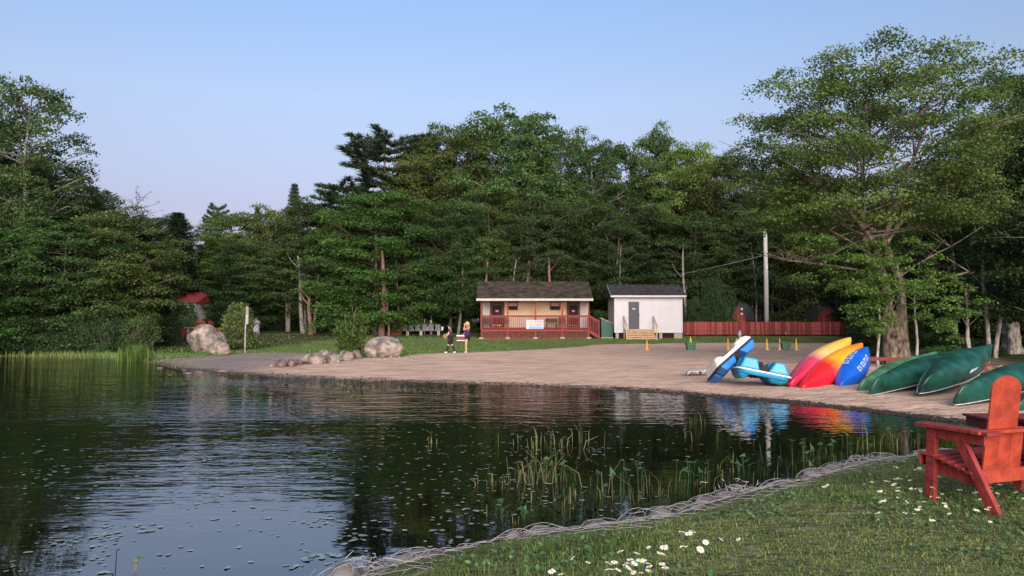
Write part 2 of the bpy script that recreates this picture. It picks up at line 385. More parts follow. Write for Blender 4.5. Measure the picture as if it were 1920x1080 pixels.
# debris and damp line at the water's edge
wetn = MA('ADD', ATT('shore'), MA('MULTIPLY', MA('SUBTRACT', NZ(1.3, 8, (.6, 1.6, 1)), .5), 3.0))
wet = MA('SUBTRACT', 1., MA('MULTIPLY', wetn, 1.1), True)
dirt_c = RAMP(NZ(9, 8, (.35, 1.5, 1)), [(.4, (.045, .034, .026)), (.6, (.15, .11, .085))])
sand_all = MIX(MA('MULTIPLY', wet, .85), sand_all, dirt_c)
spk = RAMP(NZ(6, 9, (.45, 1.4, 1), .75), [(.55, (0, 0, 0)), (.63, (1, 1, 1))])
deb = MA('MULTIPLY', MA('MULTIPLY', spk, MA('SUBTRACT', 1., MA('MULTIPLY', ATT('shore'), .28), True)), .9)
sand_all = MIX(deb, sand_all, dirt_c)
edge = MA('ADD', MA('MULTIPLY', ATT('sand'), 1.6), MA('MULTIPLY', MA('SUBTRACT', NZ(1.4, 7), .5), 3.2))
edge = MA('ADD', edge, .5, True)
land = MIX(edge, lawn_c, sand_all)
land = MIX(ATT('near'), land, soil_c)
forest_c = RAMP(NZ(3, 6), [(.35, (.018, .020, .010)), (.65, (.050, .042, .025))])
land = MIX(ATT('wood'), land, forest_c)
l.new(land, b.inputs['Base Color'])
bp = n.new('ShaderNodeBump'); bp.inputs['Strength'].default_value = .9; bp.inputs['Distance'].default_value = .08
l.new(MA('ADD', MA('ADD', NZ(7, 8), MA('MULTIPLY', NZ(1.5, 3), 2.5)), MA('MULTIPLY', NZ(3.2, 5, (.7, 1.3, 1), .65), 2.2)), bp.inputs['Height']); l.new(bp.outputs[0], b.inputs['Normal'])

def sub_sheet(name, mask, water=False):
    F = Fq[mask]; u, inv = np.unique(F, return_inverse=True); inv = inv.reshape(F.shape)
    me = np_mesh(name, V[u], inv, gm, smooth_=True)
    x, y = fx[u], fy[u]
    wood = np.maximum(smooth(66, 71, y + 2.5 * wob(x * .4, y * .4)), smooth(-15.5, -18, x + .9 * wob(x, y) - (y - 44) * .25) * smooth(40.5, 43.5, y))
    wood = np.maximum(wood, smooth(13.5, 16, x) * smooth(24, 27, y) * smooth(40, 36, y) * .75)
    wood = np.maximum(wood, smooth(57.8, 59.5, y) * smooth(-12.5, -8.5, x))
    for nm, arr in (('sand', sand_m[u]), ('near', near_m[u]), ('shore', shore[u]), ('leftness', smooth(-7, -12, x)), ('wood', wood)):
        a = me.attributes.new(nm, 'FLOAT', 'POINT'); a.data.foreach_set('value', arr.astype(np.float32))
    o = link(name, me); o['kind'] = 'structure'; return o
sub_sheet('lake_bed', lake_f)
sub_sheet('beach', ~lake_f & sand_f & ~near_f)
sub_sheet('lawn', ~lake_f & ~sand_f & ~near_f)
sub_sheet('grass_bank', ~lake_f & near_f)

# water
wm = bpy.data.materials.new('lake water'); wm.use_nodes = True
n, l = wm.node_tree.nodes, wm.node_tree.links
b = n['Principled BSDF']; b.inputs['Base Color'].default_value = (.0022, .0024, .002, 1); b.inputs['Roughness'].default_value = .015
b.inputs['IOR'].default_value = 2.25
geo = n.new('ShaderNodeNewGeometry')
r1 = NZ(3.2, 3, (.34, 1., 1), .5); r2 = NZ(9.5, 2, (.42, 1., 1), .5); r3 = NZ(.8, 2, (.5, 1, 1))
sepx = n.new('ShaderNodeSeparateXYZ'); l.new(geo.outputs['Position'], sepx.inputs[0])
far_ = n.new('ShaderNodeMapRange'); far_.inputs[1].default_value = 6.8; far_.inputs[2].default_value = 10.0; far_.interpolation_type = 'SMOOTHSTEP'
l.new(MA('ADD', sepx.outputs[1], MA('MULTIPLY', MA('SUBTRACT', NZ(.35, 2), .5), 5.)), far_.inputs[0])
far2 = n.new('ShaderNodeMapRange'); far2.inputs[1].default_value = 11.5; far2.inputs[2].default_value = 16.0; far2.interpolation_type = 'SMOOTHSTEP'
l.new(MA('ADD', sepx.outputs[1], MA('MULTIPLY', MA('SUBTRACT', NZ(.35, 2), .5), 5.)), far2.inputs[0])
lee = n.new('ShaderNodeMapRange'); lee.inputs[1].default_value = .2; lee.inputs[2].default_value = -3.2; lee.interpolation_type = 'SMOOTHSTEP'
l.new(MA('ADD', sepx.outputs[0], MA('MULTIPLY', MA('SUBTRACT', NZ(.5, 2), .5), 3.)), lee.inputs[0])
amp = MA('ADD', MA('MULTIPLY', MA('MAXIMUM', MA('MULTIPLY', far_.outputs[0], lee.outputs[0]), MA('MULTIPLY', far2.outputs[0], MA('ADD', .85, MA('MULTIPLY', lee.outputs[0], .9)))), .9), .09)
patch = RAMP(NZ(.16, 3, (.6, 1, 1)), [(.38, (.45, .45, .45)), (.62, (1, 1, 1))])
hgt = MA('ADD', MA('ADD', MA('MULTIPLY', r1, .030), MA('MULTIPLY', r2, .010)), MA('MULTIPLY', r3, .012))
hgt = MA('MULTIPLY', MA('MULTIPLY', hgt, amp), patch)
bp = n.new('ShaderNodeBump'); bp.inputs['Strength'].default_value = 1.; bp.inputs['Distance'].default_value = 1.
l.new(hgt, bp.inputs['Height']); l.new(bp.outputs[0], b.inputs['Normal'])
wme = bpy.data.meshes.new('water'); wme.from_pydata([(-300, -60, 0), (40, -60, 0), (40, 60, 0), (-300, 60, 0)], [], [(0, 1, 2, 3)]); wme.materials.append(wm)
w = link('water', wme); w['kind'] = 'structure'
# ---------------------------------------------------------------- trees
def tubes_np(paths, sides=5):
    "paths: list of (pts (k,3), radii (k)) -> one V, F"
    Vs, Fs, b = [], [], 0
    ang = np.arange(sides) * 2 * np.pi / sides
    for p, r in paths:
        p = np.asarray(p, float); r = np.asarray(r, float); k = len(p)
        d = np.gradient(p, axis=0); d /= np.linalg.norm(d, axis=1, keepdims=True) + 1e-9
        ref = np.array([0, 0, 1.]) if abs(d[0, 2]) < .9 else np.array([1., 0, 0])
        u = np.cross(d, ref); u /= np.linalg.norm(u, axis=1, keepdims=True) + 1e-9
        w_ = np.cross(d, u)
        ring = p[:, None] + (u[:, None] * np.cos(ang)[None, :, None] + w_[:, None] * np.sin(ang)[None, :, None]) * r[:, None, None]
        Vs.append(ring.reshape(-1, 3))
        i, j = np.meshgrid(np.arange(k - 1), np.arange(sides), indexing='ij')
        a = b + i * sides + j; c = b + i * sides + (j + 1) % sides
        Fs.append(np.stack([a, c, c + sides, a + sides], -1).reshape(-1, 4)); b += k * sides
    return np.concatenate(Vs), np.concatenate(Fs)

def leaves_np(rng, C, Rd, dens, size, flat=.38, up=.55, droop=.35):
    "C (n,3) pad centres, Rd (n) radii: many small folded leaves spread in each flattened pad"
    C = np.asarray(C); Rd = np.asarray(Rd)
    cnt = np.maximum((dens * np.pi * Rd ** 2).astype(int), 6)
    idx = np.repeat(np.arange(len(C)), cnt); N = len(idx)
    ang = rng.uniform(0, 2 * np.pi, N); q = np.sqrt(rng.uniform(0, 1, N)) * rng.uniform(.85, 1.12, N)
    lob = 1 + .28 * np.sin(ang * 3 + idx * 1.7) + .15 * np.sin(ang * 7 + idx * 2.9)
    rr = Rd[idx]
    off = np.stack([np.cos(ang) * q * rr * lob, np.sin(ang) * q * rr * lob, (rng.normal(0, .42, N) * flat + flat * .35 * (1 - q ** 2) - droop * .5 * q ** 2) * rr], 1)
    pos = C[idx] + off
    nrm = rng.normal(0, 1, (N, 3)); nrm /= np.linalg.norm(nrm, axis=1, keepdims=True)
    nrm = nrm * (1 - up) + np.array([0, 0, up]) + off / rr[:, None] * .25
    nrm /= np.linalg.norm(nrm, axis=1, keepdims=True) + 1e-9
    a = np.cross(nrm, rng.normal(0, 1, (N, 3))); a /= np.linalg.norm(a, axis=1, keepdims=True) + 1e-9
    bb = np.cross(nrm, a)
    s = size * rng.uniform(.65, 1.3, N)[:, None]
    Vv = np.stack([pos - a * s * .5, pos + bb * s * .33 - nrm * s * .07, pos + a * s * .55, pos - bb * s * .33 - nrm * s * .07], 1).reshape(-1, 3)
    F = np.arange(N * 4).reshape(N, 4)
    ptint = np.clip(rng.uniform(-.05, 1.05, len(C)) * .6 + .4 * (.5 + .5 * np.sin(C[:, 0] * .9 + C[:, 2] * .7) * np.cos(C[:, 1] * .8 + 1)), 0, 1)
    t = np.clip(ptint[idx] * .75 + rng.uniform(0, .28, N), 0, 1)
    return Vv, F, t

def quad_path(a, b, sag, rng, k=6, wig=.06):
    a, b = np.asarray(a, float), np.asarray(b, float)
    t = np.linspace(0, 1, k)[:, None]; L = np.linalg.norm(b - a)
    mid = (a + b) / 2 + np.array([0, 0, sag * L]) + rng.normal(0, wig * L, 3)
    return (1 - t) ** 2 * a + 2 * t * (1 - t) * mid + t ** 2 * b

def gen_decid(seed, H=14., Rr=4.4, base=.28, nl=34, pads=4, pr=.22, dens=110, leaf=.17, stems=1, tr=.19, flat=.38, shape='dome', up=.5, rise=.22, lopside=0., top_open=0., inner=.75, trunk_from=0, lowest=.62):
    rng = np.random.default_rng(seed)
    wood, C, Rd = [], [], []
    k = 9; tz = np.linspace(0, 1, k)
    trunks = []
    for s in range(stems):
        a = rng.uniform(0, 6.28); sp_ = (0 if stems == 1 else 1.) * Rr * .16
        lean = np.stack([np.cos(a) * sp_ * tz ** 1.1 + .12 * np.sin(tz * 5 + seed + s) * tz, np.sin(a) * sp_ * tz ** 1.1 + .12 * np.cos(tz * 4 + s) * tz, tz * H * (.93 - .06 * s)], 1)
        lean[:, :2] += (rng.normal(0, .05, (k, 2)) * tz[:, None]) * Rr * .3
        trunks.append(lean); rad_ = tr * (1 - .86 * tz) * (1 if s == 0 else .75) + .012; wood.append((lean[trunk_from:], rad_[trunk_from:]))
    def prof(h):                       # crown radius as a share of Rr by relative height
        q = (h - base) / (1 - base)
        if shape == 'dome': return max(.12, 1 - (max(0, q - .35) / .68) ** 2.6 * .95 - (max(0, .35 - q) / .35) ** 2 * .35) ** .5
        if shape == 'spread': return float(np.interp(q, [0, .12, .3, .6, .85, 1], [.72, .92, 1.0, .97, .80, .42]))
        if shape == 'cone': return max(.08, 1 - q * .92)
        return max(.15, min(1, .65 + .6 * q) * (1 - max(0, q - .6) * 2.1))
    ga = rng.uniform(0, 6.28)
    for i in range(nl):
        q = (i + rng.uniform(0, 1)) / nl
        h = base + (1 - base) * q * .99
        ga += 2.4 + rng.normal(0, .35)
        r = Rr * prof(h) * rng.uniform(.68, 1.12)
        if lopside: r *= 1 + lopside * math.cos(ga)
        T = trunks[rng.integers(len(trunks))]
        hs = max(h - rise * (1 - .3 * q) * r / H * 2.2, base * lowest + (.30 * q if trunk_from else 0))
        f = min(hs / .93, .96) * (k - 1); i0 = int(f); st = T[i0] + (T[min(i0 + 1, k - 1)] - T[i0]) * (f - i0)
        tip = np.array([math.cos(ga) * r, math.sin(ga) * r, h * H])
        path = quad_path(st, tip, -.05, rng)
        r0 = tr * .26 * (1 - .6 * q) + .010
        wood.append((path, np.linspace(r0, .012, 6)))
        m = max(2, int(pads * (.6 + .6 * r / Rr)))
        for j in range(m):
            t = 1 - j * (inner / m) - rng.uniform(0, .08)
            i_ = min(int(t * 5), 4); c = path[i_] + (path[i_ + 1] - path[i_]) * (t * 5 - i_)
            d = np.array([-math.sin(ga), math.cos(ga), 0]) * rng.normal(0, .30) * r + np.array([0, 0, rng.normal(0, .035) * H * .3 + .1])
            rad = Rr * pr * rng.uniform(.65, 1.25) * (1 - .15 * q)
            C.append(c + d); Rd.append(rad)
            wood.append((np.stack([path[max(int(t * 5) - 1, 0)], c + d * .5, c + d]), np.array([.02, .014, .008])))
    for j in range(int(7 * (1 - top_open))):
        a = rng.uniform(0, 6.28); q = rng.uniform(0, .35)
        C.append(np.array([math.cos(a) * Rr * q * .9, math.sin(a) * Rr * q * .9, H * (1.0 - q * q * .6 - rng.uniform(0, .06))])); Rd.append(Rr * pr * rng.uniform(.5, .8))
    wv, wf = tubes_np(wood)
    lv, lf, lt = leaves_np(rng, C, Rd, dens, leaf, flat=flat, up=up)
    return wv, wf, lv, lf, lt

def needle_sprays(rng, P0, dirs, n, L, wdt):
    "tufts: thin blades fanned round each point"
    N = len(P0) * n; idx = np.repeat(np.arange(len(P0)), n)
    d = np.asarray(dirs)[idx] + rng.normal(0, .55, (N, 3)); d /= np.linalg.norm(d, axis=1, keepdims=True)
    s = np.cross(d, rng.normal(0, 1, (N, 3))); s /= np.linalg.norm(s, axis=1, keepdims=True)
    LL = L * rng.uniform(.6, 1.2, N)[:, None]
    p = np.asarray(P0)[idx] + rng.normal(0, L * .12, (N, 3))
    V_ = np.stack([p - s * wdt, p + s * wdt, p + d * LL + s * wdt * .3, p + d * LL - s * wdt * .3], 1).reshape(-1, 3)
    return V_, np.arange(N * 4).reshape(N, 4), np.clip(rng.uniform(.1, .9, N), 0, 1)

def gen_conifer(seed, H=16., Rr=3.9, base=.25, kind='pine', tr=.2):
    rng = np.random.default_rng(seed); wood, pts, dirs = [], [], []
    tz = np.linspace(0, 1, 9)
    trunk = np.stack([.15 * np.sin(tz * 3 + seed), .12 * np.cos(tz * 4), tz * H], 1); wood.append((trunk, tr * (1 - .93 * tz) + .01))
    levels = 17 if kind == 'pine' else 34
    for i in range(levels):
        q = i / (levels - 1); z = (base + (1 - base) * q * .985) * H
        if kind == 'pine': R = Rr * (1.0 - .35 * q) * (1 if q < .9 else .55) * rng.uniform(.45, 1.15) + .2
        else: R = Rr * (1 - q) ** .85 * rng.uniform(.8, 1.1) + .15
        nb = rng.integers(4, 7) if kind == 'pine' else rng.integers(5, 8)
        a0 = rng.uniform(0, 6.28)
        for j in range(nb):
            a = a0 + j * 6.28 / nb + rng.normal(0, .2); r = R * rng.uniform(.7, 1.1)
            rise_ = (.12 + .22 * q) if kind == 'pine' else (-.28 + .5 * q)
            tip = np.array([math.cos(a) * r, math.sin(a) * r, z + r * rise_])
            path = quad_path([0, 0, z], tip, -.10 if kind == 'pine' else .04, rng, wig=.03)
            wood.append((path, np.linspace(.045 * (1 - .6 * q) + .008, .008, 6)))
            m = max(3, int(r * (3.2 if kind == 'pine' else 5)))
            for t in np.linspace(.32 if kind == 'pine' else .15, 1, m):
                c = path[min(int(t * 5), 5)] * (1 - (t * 5 % 1)) + path[min(int(t * 5) + 1, 5)] * (t * 5 % 1)
                for sgn in (-1, 1):
                    sd = np.array([-math.sin(a), math.cos(a), 0]) * sgn * (1.05 - t) * r * .34 * rng.uniform(.4, 1)
                    p = c + sd + np.array([0, 0, (.12 if kind == 'pine' else -.05)])
                    pts.append(p); dirs.append([math.cos(a) * .6 + sd[0] * .6, math.sin(a) * .6 + sd[1] * .6, .55 if kind == 'pine' else -.1])
    wv, wf = tubes_np(wood)
    lv, lf, lt = needle_sprays(rng, pts, np.array(dirs), 34 if kind == 'pine' else 16, .36 if kind == 'pine' else .30, .03)
    return wv, wf, lv, lf, lt

def gen_bush(seed, Rr=1.5, H=1.8, n=34, dens=160, leaf=.11, narrow=1.):
    rng = np.random.default_rng(seed); C, Rd, wood = [], [], []
    for i in range(n):
        a = rng.uniform(0, 6.28); h = rng.uniform(.08, 1) ; r = Rr * math.sqrt(max(.03, 1 - (h * narrow) ** 2 * .92)) * rng.uniform(.35, 1.0)
        c = np.array([math.cos(a) * r, math.sin(a) * r, h * H]); C.append(c); Rd.append(Rr * rng.uniform(.16, .30) * (1.1 - .4 * h))
        wood.append((quad_path([0, 0, 0], c, .0, rng), np.linspace(.03, .008, 6)))
    wv, wf = tubes_np(wood, 4); lv, lf, lt = leaves_np(rng, C, Rd, dens, leaf, flat=.7, up=.3)
    return wv, wf, lv, lf, lt

class Kind:
    def __init__(s, data, lm, bm_, H):
        wv, wf, lv, lf, lt = data; s.H = H
        s.trunk = np_mesh('trunk', wv, wf, bm_, smooth_=True); s.crown = np_mesh('crown', lv, lf, lm, tint=lt)
        ext = np.percentile(np.abs(lv[:, :2]), 97, axis=0); s.R = float(ext.mean()); s.top = float(np.percentile(lv[:, 2], 99.9))
    def place(s, name, label, cat, loc, rz, sx, sz, group=None, crown='crown', stemname='trunk'):
        t = thing(name, label, cat, loc, (0, 0, rz), group)
        t.scale = (sx, sx, sz)
        link(stemname, s.trunk, t); link(crown, s.crown, t); return t
def remat(k, lm, bm_=None):
    q = object.__new__(Kind); q.H, q.R, q.top = k.H, k.R, k.top
    q.trunk = k.trunk.copy() if bm_ else k.trunk
    if bm_: q.trunk.materials[0] = bm_
    q.crown = k.crown.copy(); q.crown.materials[0] = lm; return q

K = {}
K['m0'] = Kind(gen_decid(11, base=.24, nl=50, pads=5, pr=.23, dens=88, leaf=.178), M['leaf'], M['bark'], 14)
K['m1'] = Kind(gen_decid(12, base=.30, stems=2, nl=46, pads=5, pr=.23, dens=88, leaf=.178), M['leaf'], M['bark'], 14)
K['m2'] = Kind(gen_decid(13, base=.18, nl=54, pads=5, Rr=4.6, pr=.22, dens=88, leaf=.178), M['leaf_o'], M['bark'], 14)
K['m3'] = Kind(gen_decid(14, base=.34, nl=40, pads=5, Rr=3.8, pr=.23, dens=84, leaf=.17, stems=2, up=.4), M['leaf'], M['bark_pale'], 14)
K['m4'] = Kind(gen_decid(15, base=.06, nl=60, pads=5, Rr=4.6, pr=.21, dens=88, leaf=.178), M['leaf_d'], M['bark'], 14)
K['m5'] = remat(K['m0'], M['leaf_d']); K['m6'] = remat(K['m2'], M['leaf'])
K['m7'] = remat(K['m4'], M['leaf']); K['m8'] = remat(K['m4'], M['leaf_b']); K['m9'] = remat(K['m0'], M['leaf_b']); K['m10'] = remat(K['m1'], M['leaf_o'])
K['airy'] = Kind(gen_decid(21, base=.36, nl=44, Rr=3.6, pr=.22, dens=105, pads=4, leaf=.145, shape='dome', tr=.2, top_open=.3), M['leaf'], M['bark_pale'], 14)
K['bright'] = Kind(gen_decid(22, base=.04, nl=60, Rr=4.2, pr=.18, dens=120, pads=5, leaf=.16, up=.6), M['leaf_b'], M['bark'], 14)
K['pine'] = Kind(gen_conifer(31), M['needle'], M['bark'], 16)
K['spruce'] = Kind(gen_conifer(32, kind='spruce', Rr=2.8, base=.1), M['needle'], M['bark'], 16)
K['dead'] = Kind(gen_decid(23, base=.4, nl=34, Rr=2.8, pr=.10, dens=40, pads=2, leaf=.12, tr=.13, shape='dome'), M['leaf'], M['bark_pale'], 14)
K['b0'] = Kind(gen_bush(41, n=80, dens=190), M['leaf'], M['bark'], 1.8)
K['b1'] = Kind(gen_bush(42, Rr=1.0, H=2.4, n=240, dens=200, narrow=.95), M['leaf_o'], M['bark'], 2.6)
K['b2'] = Kind(gen_bush(43, Rr=2.2, H=1.6, n=110), M['leaf_d'], M['bark'], 1.6)
# hero maple beside the boats
K['hero'] = Kind(gen_decid(5, H=13., Rr=6.0, trunk_from=3, lowest=.86, base=.48, nl=58, pads=5, pr=.175, dens=125, leaf=.117, stems=1, tr=.165, flat=.26, up=.5, rise=.24, top_open=0, inner=.55, shape='spread'), M['leaf_h'], M['bark_hero'], 13)

rt = random.Random(3)
def tree(px, top, D, kind, wpx, label, name='leafy_tree', cat='tree', group=None, z=None, rz=None, sink=0):
    k = K[kind]; x = X(px, D); z0 = (hz(x, D) if z is None else z) - sink - .05
    H = P(px, top, D).z - z0
    sx = (wpx / FPX * D / 2) / k.R; sz = H / k.top
    return k.place(name, label, cat, (x, D, z0), rt.uniform(0, 6.28) if rz is None else rz, sx, sz, group)

# left point of land
tree(40, 150, 46, 'airy', 215, 'tallest tree on the left shore, open crown above its neighbours', rz=1.1)
tree(-35, 215, 50, 'm5', 230, 'dark leafy tree at the left frame edge behind the tallest one')
tree(85, 310, 48, 'm4', 170, 'dark leafy tree filling in below the tallest tree on the left shore')
tree(160, 350, 50, 'm3', 120, 'leafy tree with layered branches right of the tallest tree on the left shore')
tree(-40, 400, 41.6, 'bright', 190, 'bright leafy tree leaning over the water at the left frame edge')
tree(40, 470, 43.5, 'm4', 190, 'low dark tree at the waterline between the bright tree and the olive one')
tree(120, 415, 44.5, 'm7', 210, 'mid green tree on the left shore behind the yellow reeds')
tree(215, 395, 46.5, 'm2', 210, 'olive green tree on the left shore with branches down to the ground')
tree(255, 352, 54, 'dead', 110, 'thin half bare tree sticking up behind the olive tree on the left', name='bare_tree')
tree(278, 425, 49, 'm4', 100, 'leafy tree at the right end of the left shore wood, above the small red roof')
tree(330, 400, 68, 'spruce', 130, 'dark conifer in the gap between the left shore wood and the long wood', name='spruce_tree')
tree(300, 405, 72, 'm5', 120, 'dark distant tree left of the conifer in the skyline gap')
# long wood: skyline row
tree(402, 384, 78, 'pine', 80, 'small pine top poking up at the left end of the long wood', name='pine_tree')
tree(445, 402, 72, 'm3', 140, 'pale stemmed tree at the left end of the long wood')
tree(415, 440, 70, 'm8', 130, 'rounded tree at the left end of the long wood, over the hedge')
tree(505, 392, 70, 'm10', 150, 'tree with forked pale trunk left of the pointed spruce')
tree(480, 392, 82, 'spruce', 50, 'narrow spruce tip between the pale stemmed tree and the forked one', name='spruce_tree')
tree(549, 346, 80, 'spruce', 70, 'pointed spruce standing above the left part of the long wood', name='spruce_tree')
tree(580, 380, 68, 'm6', 160, 'leafy tree below the long branches of the old pine')
tree(645, 343, 71, 'pine', 240, 'old pine lower left of the tallest pine, branches reaching out to the left', name='pine_tree')
tree(725, 248, 70, 'pine', 290, 'tallest old pine with flat tufted branches against the sky', name='pine_tree')
tree(655, 400, 66, 'm0', 160, 'leafy tree in front of the two old pines, above the white post')
tree(785, 292, 68, 'm2', 170, 'olive leafy tree just right of the tallest pine')
tree(705, 360, 62.5, 'm8', 215, 'broad tree with low crown above the trash cans and red panel')
tree(815, 262, 72, 'm9', 150, 'leafy tree on the rising skyline between the pine and the highest crown')
tree(868, 232, 70, 'm10', 180, 'leafy tree left of the highest crown behind the cabin')
tree(962, 208, 70, 'm1', 220, 'highest crown of the wood, rising straight behind the cabin roof')
tree(1045, 246, 72, 'm10', 160, 'leafy tree right of the highest crown behind the cabin')
tree(1112, 258, 70, 'airy', 130, 'thin open tree letting sky through above the gap between cabin and shed')
tree(1172, 272, 73, 'm3', 150, 'loose leafy tree above the white shed')
tree(1232, 243, 72, 'm6', 130, 'pointed leafy tree above the right end of the white shed')
tree(1292, 272, 70, 'm9', 140, 'leafy tree right of the pointed one, behind the red fence start')
tree(1350, 292, 68, 'm2', 150, 'olive tree left of the utility pole on the skyline')
tree(1425, 318, 66, 'm5', 160, 'dark tree directly behind the utility pole')
tree(1515, 345, 64, 'm7', 170, 'dark tree behind the two red barns')
# second row nearer the clearing
tree(845, 375, 64, 'm6', 160, 'mid height tree behind the row of grey crates')
tree(918, 345, 66, 'm2', 150, 'mid height tree above the left end of the cabin roof')
tree(1000, 372, 65, 'm5', 150, 'mid height tree above the middle of the cabin roof')
tree(1075, 385, 66, 'm6', 150, 'mid height tree above the right end of the cabin roof')
tree(1150, 415, 64, 'm3', 120, 'pale thin trunked tree behind the left end of the shed')
tree(1215, 395, 67, 'm5', 140, 'dark mid height tree behind the middle of the shed')
tree(1300, 400, 66, 'm3', 150, 'slim trunked tree between the shed and the utility pole')
tree(1385, 425, 66, 'm5', 130, 'dark low tree behind the left red barn')
tree(620, 430, 67, 'm5', 130, 'dark tree behind the young sapling on the rocks')
tree(540, 440, 67, 'm3', 150, 'tree with bare curved pale trunk behind the hedge')
tree(460, 455, 68, 'm4', 140, 'low tree with branches down to the hedge, right of the bush and post')
tree(770, 420, 65, 'm5', 140, 'dark mid height tree behind the trash cans')
# right hand wood
tree(1925, 125, 36, 'm0', 190, 'tall dark tree at the right frame edge beside the big maple')
tree(2000, 180, 31, 'm5', 290, 'dark tree at the right frame edge reaching in over the canoes')
tree(1790, 330, 44, 'm5', 230, 'dark tree behind the big maple on its right side')
tree(1640, 360, 64, 'm4', 150, 'dark low branched tree behind the big maple on its left side')
tree(1700, 400, 56, 'm5', 200, 'dark tree deep behind the double trunk of the big maple')
tree(1880, 330, 46, 'm7', 200, 'mid green tree behind the pale stump at right')
tree(1585, 470, 66, 'm4', 110, 'low dark tree at the right end of the red fence')
tree(1655, 570, 42, 'm4', 90, 'very low leafy tree between the fence end and the maple trunk')
for px, D, top, w_, kd, lb in [(2110, 42, 250, 260, 'm4', 'dark tree beyond the right frame edge nearest the canoes'), (2260, 45, 260, 260, 'm7', 'mid green tree well beyond the right frame edge'), (2430, 48, 280, 260, 'm4', 'dark tree farthest beyond the right frame edge'), (2050, 56, 300, 220, 'm5', 'dark tree deep behind the pale stump'), (2200, 60, 320, 220, 'm4', 'dark tree in the second row beyond the right frame edge'), (2620, 50, 300, 280, 'm7', 'last mid green tree beyond the right frame edge')]:
    tree(px, top, D, kd, w_, lb)
# deep rows: nothing tells these apart
for r_, (D, dx, dtop) in enumerate([(84, 74, 52), (96, 84, 34)]):
    for q, px in enumerate(range(-70 + 30 * r_, 2300, dx)):
        sk = np.interp(px, [-100, 100, 240, 300, 360, 480, 600, 700, 850, 960, 1060, 1150, 1240, 1340, 1500, 1900], [240, 300, 400, 430, 440, 410, 400, 330, 270, 250, 280, 310, 290, 320, 340, 300])
        tree(px + rt.uniform(-18, 18), sk + dtop * rt.uniform(.8, 1.5) + 12, D + rt.uniform(-4, 4), rt.choice(['m4', 'm7', 'm4', 'm4']), rt.uniform(150, 190), 'dark leafy tree deep in the wood, hidden behind the front rows', group='trees deep in the wood')
# thin trunks in the shade under the crowns
def pole_trunk(px, D, top, w, m, label, lean=0., group='thin trunks in the shade of the wood'):
    x = X(px, D); z0 = hz(x, D) - .1; H = P(px, top, D).z - z0; r = w / FPX * D / 2
    t = np.linspace(0, 1, 7); ph = rt.uniform(0, 6)
    p = np.stack([lean * t * H + .10 * np.sin(t * 5 + ph), .1 * np.cos(t * 4 + ph), t * H], 1)
    paths = [(p, r * (1 - .6 * t))]
    for q in range(3):
        i = rt.randint(3, 6); a = rt.uniform(0, 6.28); L = rt.uniform(.5, 1.5)
        paths.append((np.stack([p[i], p[i] + np.array([math.cos(a) * L * .5, math.sin(a) * L * .5, L * .5]), p[i] + np.array([math.cos(a) * L * .8, math.sin(a) * L * .8, L * 1.1])]), np.array([r * .2, r * .12, .006])))
    v, f = tubes_np(paths, 7)
    o = link('tree_trunk', np_mesh('tree_trunk', v, f, m, smooth_=True)); o.location = (x, D, z0)
    return tag(o, label, 'tree trunk', group)
ORD = ['first', 'second', 'third', 'fourth', 'fifth', 'sixth', 'seventh', 'eighth', 'ninth', 'tenth', 'eleventh', 'twelfth', 'thirteenth', 'fourteenth', 'fifteenth', 'sixteenth', 'seventeenth', 'eighteenth', 'nineteenth', 'twentieth']
TL = iter([f'{ORD[k]} slim trunk from the left in the shade between hedge and cabin' for k in range(13)] + [f'{ORD[k]} slim trunk from the left in the shade behind the red fence' for k in range(18)])
for px in list(range(575, 880, 24)) + list(range(1290, 1580, 17)):
    pole_trunk(px + rt.uniform(-8, 8), rt.uniform(62.5, 67), rt.uniform(455, 510), rt.uniform(3.5, 7), rt.choice([M['bark'], M['bark_pale'], M['bark']]), next(TL), rt.uniform(-.05, .05))
pole_trunk(912, 62, 490, 8, M['bark_red'], 'brown trunk rising behind the left end of the cabin roof', 0)
pole_trunk(990, 62, 490, 11, M['bark_red'], 'thickest brown trunk behind the middle of the cabin roof', 0)
pole_trunk(1028, 62, 485, 9, M['bark_red'], 'brown forked trunk behind the cabin roof, right of the thickest', .03)
pole_trunk(957, 62.5, 490, 5, M['bark_pale'], 'thin pale trunk behind the cabin roof, left of the thickest', .08)
pole_trunk(1157, 62, 460, 5, M['bark_pale'], 'thin pale leaning trunk behind the left end of the white shed', .06)
pole_trunk(1283, 62, 470, 7, M['bark_pale'], 'pale trunk just right of the white shed', 0)
pole_trunk(570, 64, 480, 9, M['bark_pale'], 'curved pale trunk standing behind the hedge', -.10)
pole_trunk(581, 62, 560, 12, M['bark_red'], 'short broken red brown trunk behind the hedge', 0)
pole_trunk(717, 60.2, 470, 13, M['bark_red'], 'stout reddish trunk beside the trash cans', 0)
pole_trunk(727, 60.6, 540, 4, M['bark_pale'], 'very thin white birch stem beside the stout reddish trunk', 0)
for px, top, w, lean, lb in [(1822, 540, 8, -.10, 'leaning speckled birch trunk left of the three right hand trunks'), (1815, 600, 6, 0, 'thin dark stem in front of the far red fence piece'), (1848, 470, 9, 0, 'straight pale birch trunk behind the canoes'), (1868, 480, 9, .12, 'grey trunk leaning right behind the canoe tips')]:
    pole_trunk(px, 34, top, w, M['bark_white'], lb, lean, 'birch trunks behind the canoes')
pole_trunk(1649, 28.6, 560, 6, M['bark_white'], 'crooked white birch stem against the left of the big maple', -.03, 'birch stems at the big maple')
pole_trunk(1712, 28.6, 540, 6, M['bark_white'], 'crooked white birch stem against the right of the big maple', .05, 'birch stems at the big maple')

